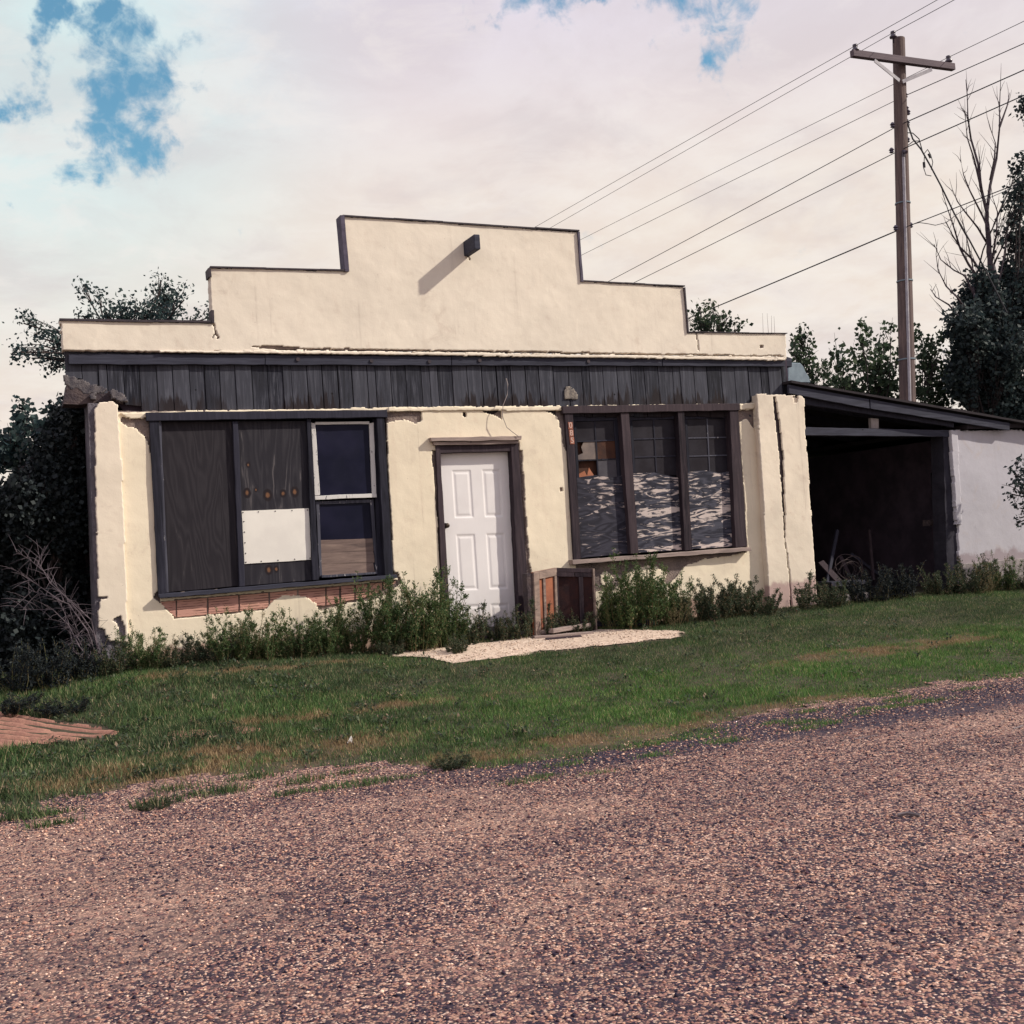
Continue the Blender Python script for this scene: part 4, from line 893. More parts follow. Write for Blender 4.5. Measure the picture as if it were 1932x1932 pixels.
m_ = MB(); face(c0, c1, t0, t1, 0, 1, 0, 1, -.02, m_, 0); m_.build('side_panel', M_RED, K)
m_ = MB(); face(c1, c2, t1, t2, 0, 1, 0, 1, -.02, m_, 0); m_.build('front_panel', M_RUST, K)
m_ = MB()
face(c0, c1, t0, t1, 0, .22, 0, 1.0, .022, m_, .002); face(c0, c1, t0, t1, .223, 1.0, .88, 1.0, .022, m_, .002); face(c0, c1, t0, t1, .88, 1.0, 0, .878, .022, m_, .002); face(c0, c1, t0, t1, .40, .50, 0, .878, .016, m_, .002)
m_.build('side_rail', wood('cabinet_wood', (.27, .20, .17), (.12, .085, .08), (.03, .022, .024), (6, 6, 20)), K, bevel=.002)
m_ = MB()
face(c1, c2, t1, t2, 0.01, .06, 0, .86, .025, m_, .002); face(c1, c2, t1, t2, .01, .50, .865, .93, .028, m_, .002); face(c1, c2, t1, t2, .01, .99, .935, 1.0, .022, m_, .002)
face(c1, c2, t1, t2, .62, .74, 0, .86, .022, m_, .002); face(c1, c2, t1, t2, .52, .99, .865, .93, .02, m_, .002)
m_.build('front_rail', M_JAMBR, K, bevel=.002)
m_ = MB(); m_.beam(c2 + Vector((0.012, -.01, 0)), t2 + Vector((.012, -.01, 0)), .02, .05, (0, 1, 0)); m_.build('edge_strip', M_OLD, K)
m_ = MB(); m_.add([c0, c2, c2 + Vector((.05, .35, 0)), c0 + Vector((.05, .6, 0)), t0, t2, t2 + Vector((.05, .35, 0)), t0 + Vector((.05, .6, 0))], [(0, 1, 2, 3)]); 
MB().beam(t0 + Vector((-.04, .06, -.52)), t0 + Vector((-.035, .06, -.01)), .07, .12, (0, 1, 0)).build('back_strip', M_CORE, K)
MB().box((c1.x + .02, 11.96, .3), (c2.x - .02, 12.10, t2.z - .05)).build('carcass', M_CORE, K)
def lyplank(a, b, wd_, th_, lb, mat=M_OLDH, lift=0.):
    pa, pb = hit(*a), hit(*b); pa.z += th_ / 2 + lift; pb.z += th_ / 2 + lift
    o_ = MB().beam(pa, pb, wd_, th_).build('loose_plank', mat, bevel=.004); tag(o_, lb, 'plank', 'loose planks on the gravel before the cabinet'); return o_
lyplank((1040, 1204), (1112, 1192), .085, .05, 'pale round-edged plank lying uppermost across the gravel pile', lift=.055)
lyplank((1006, 1206), (1118, 1197), .10, .035, 'longest grey plank lying flat under the others by the cabinet')
lyplank((1030, 1209), (1096, 1203), .06, .03, 'thin dark plank lying nearest the road in the small pile', M_JAMBR)
lyplank((1002, 1202), (1034, 1200), .08, .045, 'short broken plank end at the left of the small pile', lift=.03)
pa, pb = hit(1120, 1186), hit(1235, 1183); pa.z += .06; pb.z += .06
tag(MB().beam(pa, pb, .14, .06).build('loose_board', M_JAMB, bevel=.004), 'dark board lying in the weeds right of the cabinet', 'board')
# sticks on the road and on the soil before the door
def stick(pts, r_, mat, name, lb, cat):
    q = [hit(*a) + Vector((0, 0, r_ + .004 + h_)) for *a, h_ in pts]; tag(MB().tube(q, r_, 6).build(name, mat), lb, cat)
stick([(1695, 1544, .004), (1712, 1543, .010), (1736, 1545, .004)], .010, M_TWIG, 'stick', 'pale broken stick lying alone on the road at the right', 'stick')
stick([(1912, 1378, 0), (1930, 1372, 0)], .006, M_TWIG, 'dry_stalk', 'short dry stalk on the road near the right edge', 'stalk')
stick([(928, 1212, .01), (944, 1196, .05)], .012, M_OLD, 'broken_stick', 'short pale stick poking out of the soil below the door', 'stick')
stick([(1912 - 300, 1397, .0), (1655, 1390, .0)], .005, M_TWIG, 'dry_stalk', 'dry stalk on the dark strip at the edge of the road', 'stalk')
q = hit(661, 1402); tag(MB().tube([q + Vector((0, 0, .0)), q + Vector((.01, 0, .05))], [.028, .004], 4).build('paper_scrap', M_PANEL), 'small white paper scrap on the green lawn', 'scrap')
# soil heap before the door
q = hit(915, 1205); m_ = MB()
nn = 26
for i in range(nn + 1):
    for j in range(nn + 1):
        u_, v_ = i / nn * 2 - 1, j / nn * 2 - 1; X_, Y_ = q.x + u_ * .62, q.y + .18 + v_ * .36
        r_ = max(0, 1 - u_ * u_ - v_ * v_); m_.v.append((X_, Y_, float(gz(X_, Y_)) - .02 + .16 * r_ ** .7 + .03 * float(fbm(X_ * 9, Y_ * 9, 4))))
m_.f = [(i * (nn + 1) + j, (i + 1) * (nn + 1) + j, (i + 1) * (nn + 1) + j + 1, i * (nn + 1) + j + 1) for i in range(nn) for j in range(nn)]
tag(m_.build('soil_heap', simple('dark_soil', (.045, .032, .045), (.085, .055, .060), 12, .95, 1., .02), smooth=True), 'low heap of dark soil below the white door', 'soil heap')

X, Y = scatter(520, -.8, 9.5, 7.6, 11.7); k = (Y > yedge(X) + .1) & ~inpoly(X, Y, PATHP) & ~inpoly(X, Y, DIRTP) & (rng.random(520) < np.where(X < 4, 1., .3)); X, Y = X[k], Y[k]
cx_ = (X[:, None] + rng.normal(0, .035, (len(X), 26))).ravel(); cy_ = (Y[:, None] + rng.normal(0, .035, (len(X), 26))).ravel()
cp_ = np.stack([cx_, cy_, gz(cx_, cy_) + rng.uniform(.01, .06, len(cx_))], -1)
_r = np.random.default_rng(3); d_ = _r.normal(0, 1, cp_.shape); d_[:, 2] = np.abs(d_[:, 2]) * .7; d_ /= np.linalg.norm(d_, axis=1)[:, None]; e_ = np.cross(d_, (0, 0, 1.)); e_ /= np.linalg.norm(e_, axis=1)[:, None]
s_ = _r.uniform(.02, .045, (len(cp_), 1)); V = np.stack([cp_, cp_ + d_ * s_ * .5 + e_ * s_ * .28, cp_ + d_ * s_, cp_ + d_ * s_ * .5 - e_ * s_ * .28], 1).reshape(-1, 3)
o = npmesh('broadleaf_cover', V, np.arange(len(V)).reshape(-1, 4), M_WEEDD); tag(o, 'low broad-leaved plants scattered through the lawn', 'ground cover', None, 'stuff')
# ------------------------------------------------------------------ utility pole
YU = 16.0
base = P(1716, 900, YU); base.z = .3
tp = P(1695.5, 73, YU); bs = P(1716, 900, YU); bs = tp + (bs - tp) * ((tp.z - .0) / (tp.z - bs.z)) if bs.z > 0 else bs
U_ = empty('utility_pole', (bs.x, YU, .3), 'tall weathered wooden utility pole with one crossarm behind the carport', 'utility pole')
npt = 14; MB().tube([bs.lerp(tp, i / npt) for i in range(npt + 1)], [lerp(.165, .112, i / npt) for i in range(npt + 1)], 14).build('post', M_POLE, U_)
ca, cb = P(1607, 101, YU - .17), P(1799, 127, YU - .17)
MB().beam(ca, cb, .10, .125).build('crossarm', M_ARM, U_, bevel=.006)
for a, b in (((1650, 114), (1697, 152)), ((1758, 131), (1703, 154))):
    MB().beam(P(*a, YU - .24), P(*b, YU - .15), .065, .014, (0, 1, 0)).build('brace', M_CONDUIT, U_)
def insul(p):
    o_ = MB().lathe(p, [(.012, -.09), (.012, .0), (.065, .005), (.070, .03), (.045, .06), (.035, .075), (.048, .09), (.045, .125), (.02, .135)], 12).build('insulator', M_INS, U_, smooth=True)
    return p + Vector((0, 0, .10))
i1 = insul(P(1614, 97, YU - .17)); i2 = insul(P(1685.5, 72, YU - .16)); i3 = insul(P(1790, 118, YU - .17))
cpts = [bs.lerp(tp, f_) + Vector((-.50, -.86, 0)) * lerp(.175, .13, f_) for f_ in (0, .2, .4, .6, .78)]
MB().tube(cpts, .028, 8).build('conduit', M_CONDUIT, U_)
m_ = MB(); e_ = cpts[-1]; m_.tube([e_, e_ + Vector((0, -.02, .10)), e_ + Vector((0, -.08, .06))], [.035, .04, .035], 8); m_.build('weatherhead', M_INS, U_)
m_ = MB()
for f_ in (.12, .27, .42, .56, .70): q = bs.lerp(tp, f_); r_ = lerp(.17, .122, f_); MB().tube([q + Vector((0, 0, -.012)), q + Vector((0, 0, .012))], [r_ + .006, r_ + .006], 14).build('strap_band', M_METAL, U_)
m_ = MB()
for (x_, y_) in ((1708, 180), (1710, 205), (1713, 212), (1709, 228), (1712, 233), (1704, 262), (1712, 264), (1684, 236), (1682, 284), (1690, 430), (1718, 425)):
    q = P(x_, y_, YU - .06); MB().lathe(q, [(.02, -.05), (.045, -.035), (.03, -.01), (.05, .01), (.02, .05)], 8).build('spool_insulator', M_INS, U_)
def wire(a, b_px, Yend, sag, rad, lb, both=True):
    """a: attachment; runs back to Yend through the sight line b_px"""
    pass
def span(a, b, sag, n=28): return [a.lerp(b, i / n) - Vector((0, 0, sag * 4 * (i / n) * (1 - i / n))) for i in range(n + 1)]
def back_wire(a, mid_px, name_lb, rad=.008, fwd_px=None, frad=None):
    # the mid point is found where the sight line meets the vertical plane of the run
    v = ray(*mid_px); X_ = a.x; k2 = 1.0
    dirx = -.02
    # solve CAM + v*t on the plane X = a.x + dirx*(Y-a.y)
    t_ = (a.x - dirx * a.y) / (v.x - dirx * v.y); m = CAM + v * t_
    s = (m.y - a.y); Ye = a.y + 90.; 
    # parabola z = a.z + c1*s + c2*s^2 with level ends
    c2 = (m.z - a.z) / (s * s - s * (Ye - a.y)) if s > 1 else .0004
    c1 = -c2 * (Ye - a.y)
    pts = [Vector((a.x + dirx * q, a.y + q, a.z + c1 * q + c2 * q * q)) for q in np.linspace(0, 90, 50)]
    o_ = MB().tube(pts, rad, 5).build('power_line', M_WIRE); tag(o_, name_lb + ', running back over the shop', 'power line', 'power lines on the utility pole')
    if fwd_px:
        v = ray(*fwd_px); t_ = (a.x - dirx * a.y) / (v.x - dirx * v.y); m = CAM + v * t_
        q0 = m.y - a.y; L_ = -36.
        c2 = (m.z - a.z) / (q0 * q0 - q0 * L_); c1 = -c2 * L_
        pts = [Vector((a.x + dirx * q, a.y + q, a.z + c1 * q + c2 * q * q)) for q in np.linspace(0, L_, 40)]
        o_ = MB().tube(pts, frad or rad, 5).build('power_line', M_WIRE); tag(o_, name_lb + ', running forward over the road', 'power line', 'power lines on the utility pole')
back_wire(i1, (1012, 427), 'wire from the left crossarm insulator', .0055, (1768, 0), .0055)
back_wire(i2, (1040, 429), 'wire from the pole top insulator', .0055, (1800, 0), .006)
back_wire(i3, (1100, 450), 'wire from the right crossarm insulator', .0055, (1932, 40), .006)
back_wire(P(1709, 180, YU + .1), (1100, 480), 'highest wire clamped below the crossarm', .006, (1932, 82), .008)
back_wire(P(1697, 236, YU), (1150, 530), 'second wire clamped to the shaft', .008, (1932, 132), .010)
back_wire(P(1697, 284, YU), (1203, 530), 'third wire clamped to the shaft', .008, (1932, 180), .010)
back_wire(P(1700, 432, YU), (1360, 575), 'lowest thick cable on the pole', .013, (1860, 370), .009)
# service drop to the house behind on the right
sp = [P(x_, y_, Y_) for x_, y_, Y_ in ((1712, 232, 15.9), (1722, 262, 15.9), (1738, 282, 15.8), (1748, 300, 15.8), (1758, 318, 15.8), (1775, 350, 15.7), (1800, 402, 15.7), (1830, 455, 15.6), (1862, 515, 15.6), (1900, 590, 15.5))]
tag(MB().tube(sp, .016, 6).build('service_cable', M_WIRE), 'thick dark cable dropping from the pole towards the trees', 'cable')
m_ = MB(); m_.tube([P(1705, 250, 15.9), P(1722, 251, 15.9), P(1734, 262, 15.85), P(1740, 284, 15.8)], .010, 5); m_.tube([P(1712, 275, 15.9), P(1724, 266, 15.9), P(1735, 266, 15.85)], .009, 5)
m_.tube([P(1742, 292, 15.8), P(1750, 282, 15.8), P(1756, 292, 15.8), P(1760, 306, 15.8), P(1757, 320, 15.8)], .008, 5)
m_.tube([P(1744, 296, 15.8), P(1743, 318, 15.8), P(1747, 330, 15.8), P(1757, 332, 15.8)], .008, 5)
m_.tube([P(1752, 290, 15.8), P(1756, 298, 15.8)], .024, 7); m_.tube([P(1743, 306, 15.8), P(1744, 316, 15.8)], .024, 7)
tag(m_.build('jumper_loops', M_WIRE), 'thin looping jumper leads with splices beside the pole', 'jumper leads')
m_ = MB(); m_.tube([P(x_, y_, 15.9) for x_, y_ in ((1718, 424), (1735, 420), (1750, 422), (1765, 425), (1785, 420), (1805, 405), (1830, 388), (1870, 372), (1920, 350))], .007, 5)
tag(m_.build('slack_cable', M_WIRE), 'slack cable sagging right of the pole at mid height', 'cable')

# ------------------------------------------------------------------ trees
def leaves(C_, R_, size, n, seed, droop=.3, narrow=.4):
    """C_: (k,3) twig points; n leaves about them"""
    r = np.random.default_rng(seed); k = r.integers(0, len(C_), n); c = C_[k] + r.normal(0, 1, (n, 3)) * R_
    d_ = r.normal(0, 1, (n, 3)); d_[:, 2] -= droop; d_ /= np.linalg.norm(d_, axis=1)[:, None]
    e_ = np.cross(d_, r.normal(0, 1, (n, 3))); e_ /= np.linalg.norm(e_, axis=1)[:, None] + 1e-9
    nn_ = np.cross(d_, e_); s = size * r.uniform(.6, 1.35, (n, 1)); wv = s * narrow
    a = c; b = c + d_ * s * .45 + e_ * wv + nn_ * s * .08; t_ = c + d_ * s; f_ = c + d_ * s * .45 - e_ * wv + nn_ * s * .08
    V = np.stack([a, b, t_, f_], 1).reshape(-1, 3); return V, np.arange(4 * n).reshape(-1, 4)
def limb(m_, a, b, r0_, r1_, bend=.08, n=7):
    a, b = Vector(a), Vector(b); L = (b - a).length; pts = []
    o1 = Vector((rnd.uniform(-1, 1), rnd.uniform(-1, 1), rnd.uniform(0, 1))) * L * bend
    for i in range(n + 1):
        t_ = i / n; pts.append(a.lerp(b, t_) + o1 * math.sin(math.pi * t_) + Vector((rnd.uniform(-1, 1), rnd.uniform(-1, 1), rnd.uniform(-1, 1))) * L * .012)
    m_.tube(pts, [lerp(r0_, r1_, i / n) for i in range(n + 1)], 6, False); return pts
def tree(name, label, cat, Y, root_px, clumps, mat, size, narrow=.4, depth=.6, density=1., trunk=.09, group=None, seed=1, bark=None, droop=.3, twigr=.05, base_z=.3, tden=.6):
    """clumps: (px, py, rx_px, ry_px, twigs). Branches run from the trunk into each clump, leaves sit along the twigs."""
    rnd.seed(seed * 13 + 5); r = np.random.default_rng(seed)
    rp = P(*root_px, Y); bp = Vector((rp.x, Y, base_z)); E_ = empty(name, bp, label, cat, group)
    m_ = MB(); tw = MB(); pts_all = []
    m_.tube([bp, bp.lerp(rp, .35) + Vector((.05, 0, 0)), bp.lerp(rp, .7) - Vector((.04, 0, 0)), rp], [trunk * 1.4, trunk * 1.1, trunk * .9, trunk * .7], 9)
    for (x_, y_, rx, ry, nt) in clumps:
        dY = r.uniform(-depth, depth); c = P(x_, y_, Y + dY); k_ = (P(x_ + 1, y_, Y) - P(x_, y_, Y)).length
        rX, rZ = rx * k_, ry * k_; rY = min(rX, rZ) * .9 + .1
        low = P(x_, y_ + ry * .8, Y + dY); lp = limb(m_, rp, low, trunk * .22, .010, .08)
        for i in range(int(nt * tden) + 1):
            for _ in range(20):
                v = r.uniform(-1, 1, 3)
                if (v ** 2).sum() <= 1: break
            tip = c + Vector((v[0] * rX, v[1] * rY, v[2] * rZ)); st = lp[r.integers(4, 8)].lerp(tip, r.uniform(.15, .55))
            q = limb(tw, st, tip, .007, .002, .10, 4)
            for t_ in np.linspace(.35, 1, 6):
                i0 = min(int(t_ * 4), 3); pts_all.append(tuple(q[i0].lerp(q[i0 + 1], t_ * 4 - i0)))
    m_.build('trunk', bark or M_BARK, E_, smooth=True); tw.build('twigs', bark or M_BARK, E_)
    C_ = np.array(pts_all); nl = int(len(C_) * 1.5 * density)
    V, Fc = leaves(C_, twigr, size, nl, seed, droop, narrow); npmesh('crown', V, Fc, mat, E_)
    return E_
tree('locust_tree', 'feathery blue-green tree rising behind the left end of the parapet', 'tree', 17, (230, 700),
     [(265, 590, 46, 34, 60), (318, 560, 26, 34, 62), (322, 590, 24, 22, 34), (236, 585, 40, 26, 34), (210, 590, 34, 16, 16), (190, 556, 20, 14, 9), (160, 538, 12, 12, 7), (304, 522, 16, 12, 8), (345, 545, 8, 24, 7), (165, 594, 26, 8, 9), (372, 600, 18, 8, 8), (398, 590, 10, 12, 4),
      (46, 600, 14, 14, 10), (70, 625, 18, 14, 16), (98, 640, 20, 16, 24), (112, 668, 14, 16, 22), (40, 655, 18, 10, 14), (20, 662, 14, 6, 6), (95, 685, 20, 10, 12), (60, 670, 20, 6, 8)], M_LEAFB, .060, .33, seed=3, trunk=.08, twigr=.07, density=1.3)
tree('leafy_shrub', 'blue-green shrub with upright shoots at the left edge', 'shrub', 14.5, (45, 900),
     [(45, 790, 16, 44, 30), (20, 830, 30, 40, 50), (70, 810, 18, 34, 30), (95, 800, 24, 26, 24), (40, 860, 44, 36, 60), (0, 850, 24, 50, 40), (50, 940, 60, 50, 50), (130, 752, 18, 10, 8), (110, 770, 20, 10, 8), (-60, 880, 60, 90, 60)], M_LEAFB, .075, .45, seed=4, trunk=.05, twigr=.045)
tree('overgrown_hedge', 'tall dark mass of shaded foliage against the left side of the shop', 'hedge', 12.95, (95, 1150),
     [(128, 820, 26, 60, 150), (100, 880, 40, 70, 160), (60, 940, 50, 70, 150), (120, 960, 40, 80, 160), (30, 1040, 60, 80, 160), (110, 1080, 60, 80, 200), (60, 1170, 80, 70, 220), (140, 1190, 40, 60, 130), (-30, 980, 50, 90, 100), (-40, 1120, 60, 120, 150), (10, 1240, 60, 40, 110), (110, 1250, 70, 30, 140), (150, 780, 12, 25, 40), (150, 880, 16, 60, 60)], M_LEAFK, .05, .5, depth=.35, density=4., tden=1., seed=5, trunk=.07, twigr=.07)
# a creeper-covered lean-to wall stands inside the hedge
m_ = MB(); m_.prism(pxz([(150, 756), (172, 760), (184, 1262), (-10, 1300), (-10, 930), (70, 850)], 13.2), 13.2, 13.9)
tag(m_.build('creeper_wall', M_CORE), 'dark overgrown end wall hidden behind the hedge left of the shop', 'wall')
tree('small_tree', 'small tree tip showing above the right low parapet', 'tree', 18, (1345, 700),
     [(1345, 607, 46, 18, 60), (1330, 588, 18, 20, 16), (1350, 578, 10, 18, 9), (1372, 600, 26, 12, 20), (1318, 600, 20, 22, 22), (1395, 612, 14, 8, 7), (1320, 574, 8, 8, 3)], M_LEAFG, .075, .45, seed=6, trunk=.06, twigr=.05, density=.7)
tree('slim_tree', 'slim green tree just right of the parapet end', 'tree', 16.8, (1512, 800),
     [(1512, 630, 14, 20, 22), (1516, 660, 20, 26, 44), (1518, 695, 24, 26, 50), (1545, 690, 18, 18, 18), (1550, 720, 26, 14, 24), (1497, 660, 6, 30, 10)], M_LEAFG, .07, .45, seed=7, trunk=.05, twigr=.045)
tree('broadleaf_shrub', 'loose broad-leaved shrub between slim tree and utility pole', 'shrub', 17.2, (1630, 850),
     [(1578, 650, 10, 22, 9), (1585, 690, 22, 30, 22), (1625, 620, 10, 22, 9), (1630, 665, 20, 34, 28), (1662, 640, 14, 22, 12), (1655, 690, 30, 34, 42), (1610, 715, 40, 22, 44), (1680, 620, 10, 18, 5), (1680, 670, 16, 40, 22), (1665, 730, 40, 24, 50)], M_LEAFG, .10, .45, seed=8, trunk=.05, twigr=.06)
tree('broadleaf_shrub', 'broad-leaved shrub just right of the utility pole', 'shrub', 17.0, (1740, 880),
     [(1742, 628, 10, 18, 8), (1745, 665, 18, 26, 22), (1770, 650, 22, 20, 18), (1750, 705, 40, 26, 54), (1790, 690, 30, 30, 44), (1720, 735, 30, 20, 34), (1775, 745, 40, 24, 60), (1715, 680, 10, 24, 8)], M_LEAFG, .095, .45, seed=9, trunk=.05, twigr=.06)
tree('dark_elm', 'large dark tree filling the right edge behind the carport', 'tree', 16.3, (1880, 950),
     [(1830, 560, 20, 20, 40), (1850, 530, 22, 22, 40), (1820, 610, 26, 30, 80), (1870, 590, 36, 40, 120), (1840, 660, 34, 34, 120), (1890, 660, 40, 44, 150), (1900, 740, 44, 40, 160), (1850, 730, 40, 34, 130), (1810, 700, 20, 34, 60), (1925, 560, 30, 50, 100), (1935, 470, 14, 30, 34), (1924, 440, 22, 16, 22), (1914, 400, 12, 6, 7), (1928, 300, 10, 10, 8), (1938, 340, 12, 14, 10), (1934, 190, 10, 16, 10), (1960, 620, 40, 60, 100), (1905, 510, 16, 24, 30), (1915, 800, 50, 24, 120), (2020, 400, 36, 180, 70), (1975, 760, 50, 60, 100), (1925, 360, 14, 8, 8)], M_LEAFD, .085, .42, depth=.5, seed=10, trunk=.14, twigr=.06, density=2.2, tden=1.2)
tree('overhanging_spray', 'leafy branch hanging before the white wall at the right edge', 'branch', 11.6, (1990, 960),
     [(1915, 882, 14, 18, 10), (1908, 920, 10, 14, 7), (1925, 960, 12, 22, 10), (1950, 900, 24, 50, 30), (1918, 985, 8, 4, 2)], M_LEAFD, .06, .42, depth=.15, seed=11, trunk=.02, twigr=.03)
# the dead tree, limbs traced
Yd = 16.6
DT = empty('dead_tree', (P(1916, 900, Yd).x, Yd, .3), 'bare leafless tree standing up out of the dark right-hand tree', 'tree')
tr2 = [((1922, 840), (1905, 640), .17, .13), ((1905, 640), (1880, 560), .13, .09), ((1880, 560), (1869, 500), .08, .065), ((1869, 500), (1864, 440), .06, .05), ((1864, 440), (1862, 400), .05, .04)]
m_ = MB(); b0 = P(1926, 900, Yd); b0.z = .2; m_.tube([b0, P(1922, 840, Yd)], [.2, .17], 8)
for a, b, r1_, r2_ in tr2: limb(m_, P(*a, Yd), P(*b, Yd), r1_, r2_, .02, 5)
m_.build('trunk', M_BARKD, DT, smooth=True)
m_ = MB()
poly = [[(1862, 400), (1850, 350), (1846, 310), (1832, 262), (1826, 220), (1825, 180), (1822, 150)], [(1862, 400), (1868, 350), (1880, 300), (1886, 240), (1886, 200), (1888, 150)], [(1850, 350), (1838, 300), (1825, 260), (1822, 230)],
        [(1868, 340), (1876, 300), (1878, 270), (1868, 240)], [(1864, 430), (1850, 400), (1830, 360), (1818, 330), (1812, 300)], [(1866, 465), (1845, 430), (1825, 405), (1806, 380), (1798, 360)], [(1878, 545), (1855, 520), (1835, 490), (1810, 465), (1795, 440), (1785, 418)],
        [(1880, 556), (1850, 530), (1828, 500), (1812, 470), (1800, 430), (1790, 400), (1780, 370)], [(1870, 500), (1880, 440), (1882, 400), (1872, 370)], [(1842, 640), (1838, 560), (1835, 500), (1822, 440), (1812, 400)], [(1840, 560), (1820, 520), (1800, 510), (1775, 490), (1762, 460)],
        [(1835, 600), (1805, 560), (1785, 540), (1770, 510), (1766, 480)], [(1810, 600), (1790, 575), (1765, 560), (1755, 545)], [(1815, 640), (1795, 610), (1782, 595), (1776, 580)], [(1886, 240), (1900, 200), (1905, 175)], [(1880, 560), (1895, 480), (1905, 400), (1920, 360)], [(1905, 640), (1915, 540), (1925, 480)], [(1862, 400), (1855, 370), (1850, 330), (1848, 300)]]
rnd.seed(77)
for pl_ in poly:
    q = [P(x_, y_, Yd + rnd.uniform(-.15, .15)) for x_, y_ in pl_]; n_ = len(q)
    r0_ = .035 if n_ > 5 else .024
    m_.tube(q, [lerp(r0_, .005, i / (n_ - 1)) for i in range(n_)], 5, False)
    for i in range(1, n_):
        for s_ in range(2 + (i > 2)):
            a = q[i - 1].lerp(q[i], rnd.random()); d_ = (q[i] - q[i - 1]).normalized(); e_ = Vector((rnd.uniform(-1, 1), rnd.uniform(-.6, .6), rnd.uniform(-.2, 1))).normalized()
            L_ = rnd.uniform(.15, .55); b = a + (d_ * .8 + e_ * .6).normalized() * L_; c = a.lerp(b, .5) + Vector((rnd.uniform(-.03, .03), 0, rnd.uniform(-.03, .03)))
            m_.tube([a, c, b], [.007, .005, .002], 4, False)
m_.build('branches', M_BARKD, DT)
# faint dry stalks above the low parapet
m_ = MB()
for x_ in (1440, 1450, 1456, 1462): m_.tube([P(x_, 632, 18), P(x_ - 1 + rnd.uniform(-3, 3), 585 + rnd.uniform(0, 20), 18)], [.004, .002], 4)
tag(m_.build('dry_stalks', M_TWIG), 'few faint dry stalks above the right low parapet', 'stalks')
# dry bush at the left corner
DB = empty('dry_bush', hit(190, 1262), 'bare grey dry bush leaning left at the left corner of the shop', 'bush')
m_ = MB(); rnd.seed(5)
for pl_ in ([(195, 1262), (180, 1200), (150, 1155), (118, 1120), (85, 1080), (55, 1055), (30, 1040)], [(190, 1262), (165, 1190), (130, 1140), (95, 1125), (60, 1115), (25, 1148)], [(185, 1262), (150, 1220), (130, 1180), (100, 1150), (60, 1150), (35, 1150)], [(192, 1262), (172, 1170), (140, 1140), (95, 1100), (72, 1060), (85, 1030)], [(200, 1262), (160, 1230), (140, 1190), (150, 1150)], [(185, 1262), (140, 1230), (128, 1170), (110, 1130), (50, 1090), (20, 1070)], [(196, 1262), (175, 1225), (150, 1200), (135, 1160), (120, 1110)]):
    q = [P(x_, y_, 11.75 + rnd.uniform(-.1, .1)) for x_, y_ in pl_]; n_ = len(q)
    m_.tube(q, [lerp(.007, .0015, i / (n_ - 1)) for i in range(n_)], 5, False)
    for i in range(1, n_):
        for s_ in range(7):
            a = q[i - 1].lerp(q[i], rnd.random()); b = a + Vector((rnd.uniform(-1, .6), rnd.uniform(-.5, .5), rnd.uniform(-.4, 1))).normalized() * rnd.uniform(.06, .24)
            m_.tube([a, a.lerp(b, .5) + Vector((0, 0, .01)), b], [.0025, .002, .0008], 4, False)
m_.build('twigs', simple('dim_twig', (.15, .12, .14), (.08, .065, .08), 10, .9, .3), DB)

# ------------------------------------------------------------------ weeds along the wall
def weed_proto(seed, h, rad, ns, leafsz, mat, spread=.35, per=70):
    r = np.random.default_rng(seed); rnd.seed(seed); st = MB(); pts = []
    for i in range(ns):
        a = r.uniform(0, 6.283); rr = rad * math.sqrt(r.uniform(0, 1)) * .55; bp = Vector((math.cos(a) * rr, math.sin(a) * rr * .7, -.03))
        hh = h * (r.uniform(.35, 1.0) if i % 6 else r.uniform(.95, 1.22)) * (1 - .4 * rr / rad); tp_ = bp + Vector((math.cos(a) * spread * hh * r.uniform(.2, 1), math.sin(a) * spread * hh * r.uniform(.2, .8), hh))
        q = limb(st, bp, tp_, .0045, .0014, .07, 5)
        for k in range(9):
            t_ = r.uniform(.12, .97); i0 = min(int(t_ * 5), 4); s0 = q[i0].lerp(q[i0 + 1], t_ * 5 - i0)
            ll = hh * r.uniform(.12, .30) * (1.15 - t_); an_ = r.uniform(0, 6.283); e_ = s0 + Vector((math.cos(an_) * ll, math.sin(an_) * ll, ll * r.uniform(.5, 1.3)))
            st.tube([s0, e_], [.0018, .0008], 3, False)
            for w_ in np.linspace(.15, 1.0, 5): pts.append(tuple(s0.lerp(e_, w_)))
        for t_ in np.linspace(.2, 1, 16): i0 = min(int(t_ * 5), 4); pts.append(tuple(q[i0].lerp(q[i0 + 1], t_ * 5 - i0)))
    C_ = np.array(pts); V, Fc = leaves(C_, .008, leafsz, int(len(C_) * per / 16), seed, -.8, .2)
    me_l = npmesh('foliage', V, Fc, mat); me_s = st.build('stems', M_STEM)
    return me_l, me_s
protos = {'bushy': weed_proto(1, .66, .40, 34, .024, M_WEED, .5), 'tall': weed_proto(2, .84, .34, 34, .025, M_WEED, .4), 'low': weed_proto(3, .36, .42, 34, .022, M_WEEDD, .7),
          'dense': weed_proto(4, .60, .44, 46, .023, M_WEED, .55), 'thin': weed_proto(5, .56, .28, 12, .025, M_WEEDD, .45), 'grey': weed_proto(6, .52, .42, 34, .024, M_WEEDD, .6)}
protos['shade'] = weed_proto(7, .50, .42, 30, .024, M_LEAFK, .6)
protos['dry'] = weed_proto(8, .62, .30, 12, .020, leafm('dry_leaf', (.12, .10, .05), (.20, .16, .09), (.30, .24, .14)), .6, 22)
usedp = set()
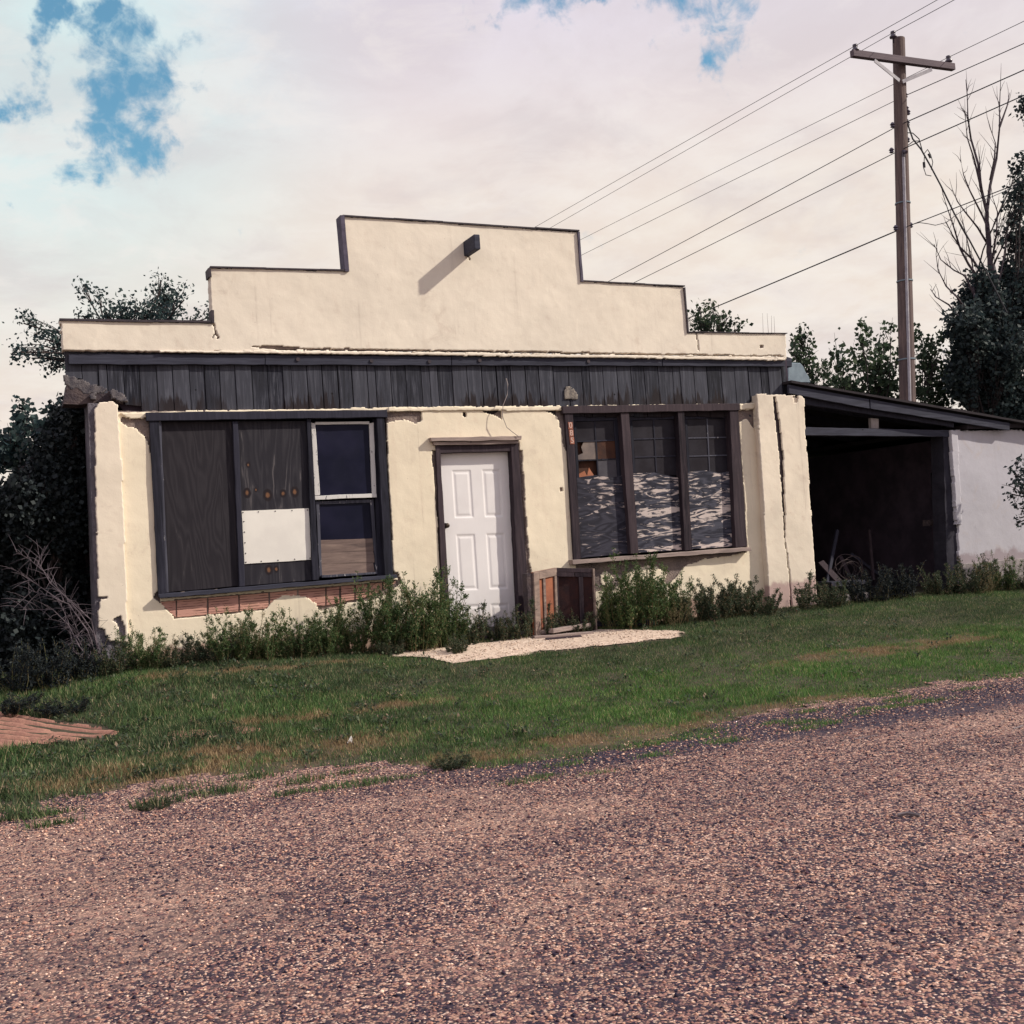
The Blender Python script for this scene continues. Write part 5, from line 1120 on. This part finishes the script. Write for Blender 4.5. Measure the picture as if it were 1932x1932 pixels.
def weed(kind, px, py, s, label, rot=0., Y=None, sy=1.):
    p = hit(px, py)
    if p.y > 11.80 - .12 * s:
        yy = 11.80 - .12 * s + rot * .02; p = P(px, py, yy); p.z = float(gz(p.x, yy))
    E_ = empty('weed', p, label, 'weed', 'weeds growing along the walls'); E_.rotation_euler = (0, 0, rot); E_.scale = (s, s, s * sy)
    for o_ in protos[kind]:
        c = o_ if kind not in usedp else o_.copy()
        if kind in usedp: COL.objects.link(c)
        c.parent = E_; c.location = (0, 0, 0)
    usedp.add(kind)
weeds = [('dry', 310, 1256, .75, 'dry tan weed before the bare left end of the tiles', 0.), ('dry', 470, 1243, .9, 'dry seedy weed standing in front of the white panel weeds', 2.), ('dry', 690, 1232, 1., 'dry stalky weed below the right end of the sash', 4.), ('dry', 800, 1226, 1.05, 'dry stalks rising left of the door jamb', 1.), ('dry', 1270, 1182, .8, 'dry reddish weed right of the largest weed', 3.), ('dry', 1375, 1168, .75, 'dry weed among the dull weeds left of the pillar', 5.), ('dry', 1860, 1120, .9, 'dry weed before the white wall', 2.),
 ('low', 215, 1262, .9, 'low weed in front of the left pillar base', 1.), ('bushy', 275, 1252, .75, 'green weed right of the left pillar, below the window corner', 2.),
 ('low', 335, 1250, .8, 'low dull weed below the bared red tiles', .4), ('low', 395, 1246, .9, 'flat dull weed below the first tile joint', 2.6), ('dense', 440, 1238, .85, 'dense weed under the plywood boards of the left window', .6),
 ('bushy', 500, 1234, .78, 'weed under the white window panel', 1.5), ('dense', 560, 1229, .85, 'broad dark weed under the mullion left of the sash', 3.), ('bushy', 615, 1225, .85, 'bushy weed below the double hung sash', 4.),
 ('tall', 668, 1222, .80, 'tall weed reaching the red tiles below the sash', 5.), ('tall', 728, 1218, 1.05, 'tallest weed at the right corner of the left window', .9), ('dense', 775, 1216, 1.15, 'dense weed between left window and door', 2.2),
 ('tall', 822, 1213, 1.12, 'tall dark weed against the left door jamb', 3.3), ('bushy', 850, 1216, .9, 'weed overlapping the lower left of the door', .2), ('thin', 895, 1196, .9, 'thin weed before the middle of the white door', 1.1), ('thin', 880, 1202, .7, 'sparse stalks at the bottom left of the door', 4.1),
 ('grey', 945, 1203, .65, 'greyish weed before the lower right of the door', 2.), ('thin', 985, 1205, .9, 'wispy weed by the right door jamb', .5), ('thin', 1035, 1200, .75, 'small bright weed at the foot of the cabinet', 1.9), ('low', 1085, 1193, .8, 'low weed hiding the bottom of the cabinet', 2.9),
 ('tall', 1160, 1186, .8, 'green weed just right of the cabinet', 2.4), ('tall', 1215, 1180, 1.14, 'largest bright weed under the right window', 1.), ('dense', 1185, 1184, 1.1, 'dense weed between the cabinet and the largest weed', 3.7), ('bushy', 1250, 1178, 1.05, 'weed on the right flank of the largest weed', 5.2),
 ('grey', 1300, 1170, 1.0, 'dull weed under the right half of the right window', 3.1), ('grey', 1350, 1164, 1.05, 'dull weed below the right corner of the right window', .7), ('grey', 1400, 1160, 1.0, 'dull weed left of the cracked pillar', 4.4), ('low', 1438, 1157, .9, 'low weed touching the cracked pillar', 1.4),
 ('thin', 1518, 1146, .95, 'small weed before the right side of the cracked pillar', 1.2), ('low', 1568, 1143, 1., 'low weed at the left mouth of the carport', .8), ('shade', 1640, 1128, 1., 'weed in shade in the middle of the carport mouth', 2.), ('shade', 1705, 1124, 1.05, 'weed before the right half of the carport', 3.3), ('grey', 1770, 1118, .8, 'weed at the foot of the brick jamb', 4.6),
 ('grey', 1830, 1114, 1.05, 'weed at the left corner of the white wall', .1), ('bushy', 1885, 1112, .85, 'weed before the white wall near the right edge', 1.7), ('low', 1935, 1112, 1., 'weed cut by the right edge of the picture', 2.7), ('low', 740, 1236, .5, 'small flat weed at the left end of the pale path', 0.), ('low', 862, 1232, .55, 'small flat weed spreading over the pale path', 1.),
 ('shade', 30, 1345, .8, 'low dark weed above the tyre-marked dirt', 1.), ('shade', 120, 1350, .7, 'dark weed behind the tyre-marked dirt', 3.), ('shade', 160, 1282, .9, 'dark weed at the foot of the hedge', 4.), ('shade', 90, 1300, 1., 'dark weed below the hedge near the left edge', 5.), ('shade', 20, 1310, 1., 'dark weed at the left edge under the hedge', 2.),
 ('low', 293, 1527, .35, 'small green tuft alone on the gravel verge', 0.), ('low', 850, 1448, .62, 'wide tuft in the dirt at the road edge', 1.)]
for k_, x_, y_, s_, lb_, r_ in weeds: weed(k_, x_, y_, s_, lb_, r_, None, .45 if y_ > 1320 else 1.)
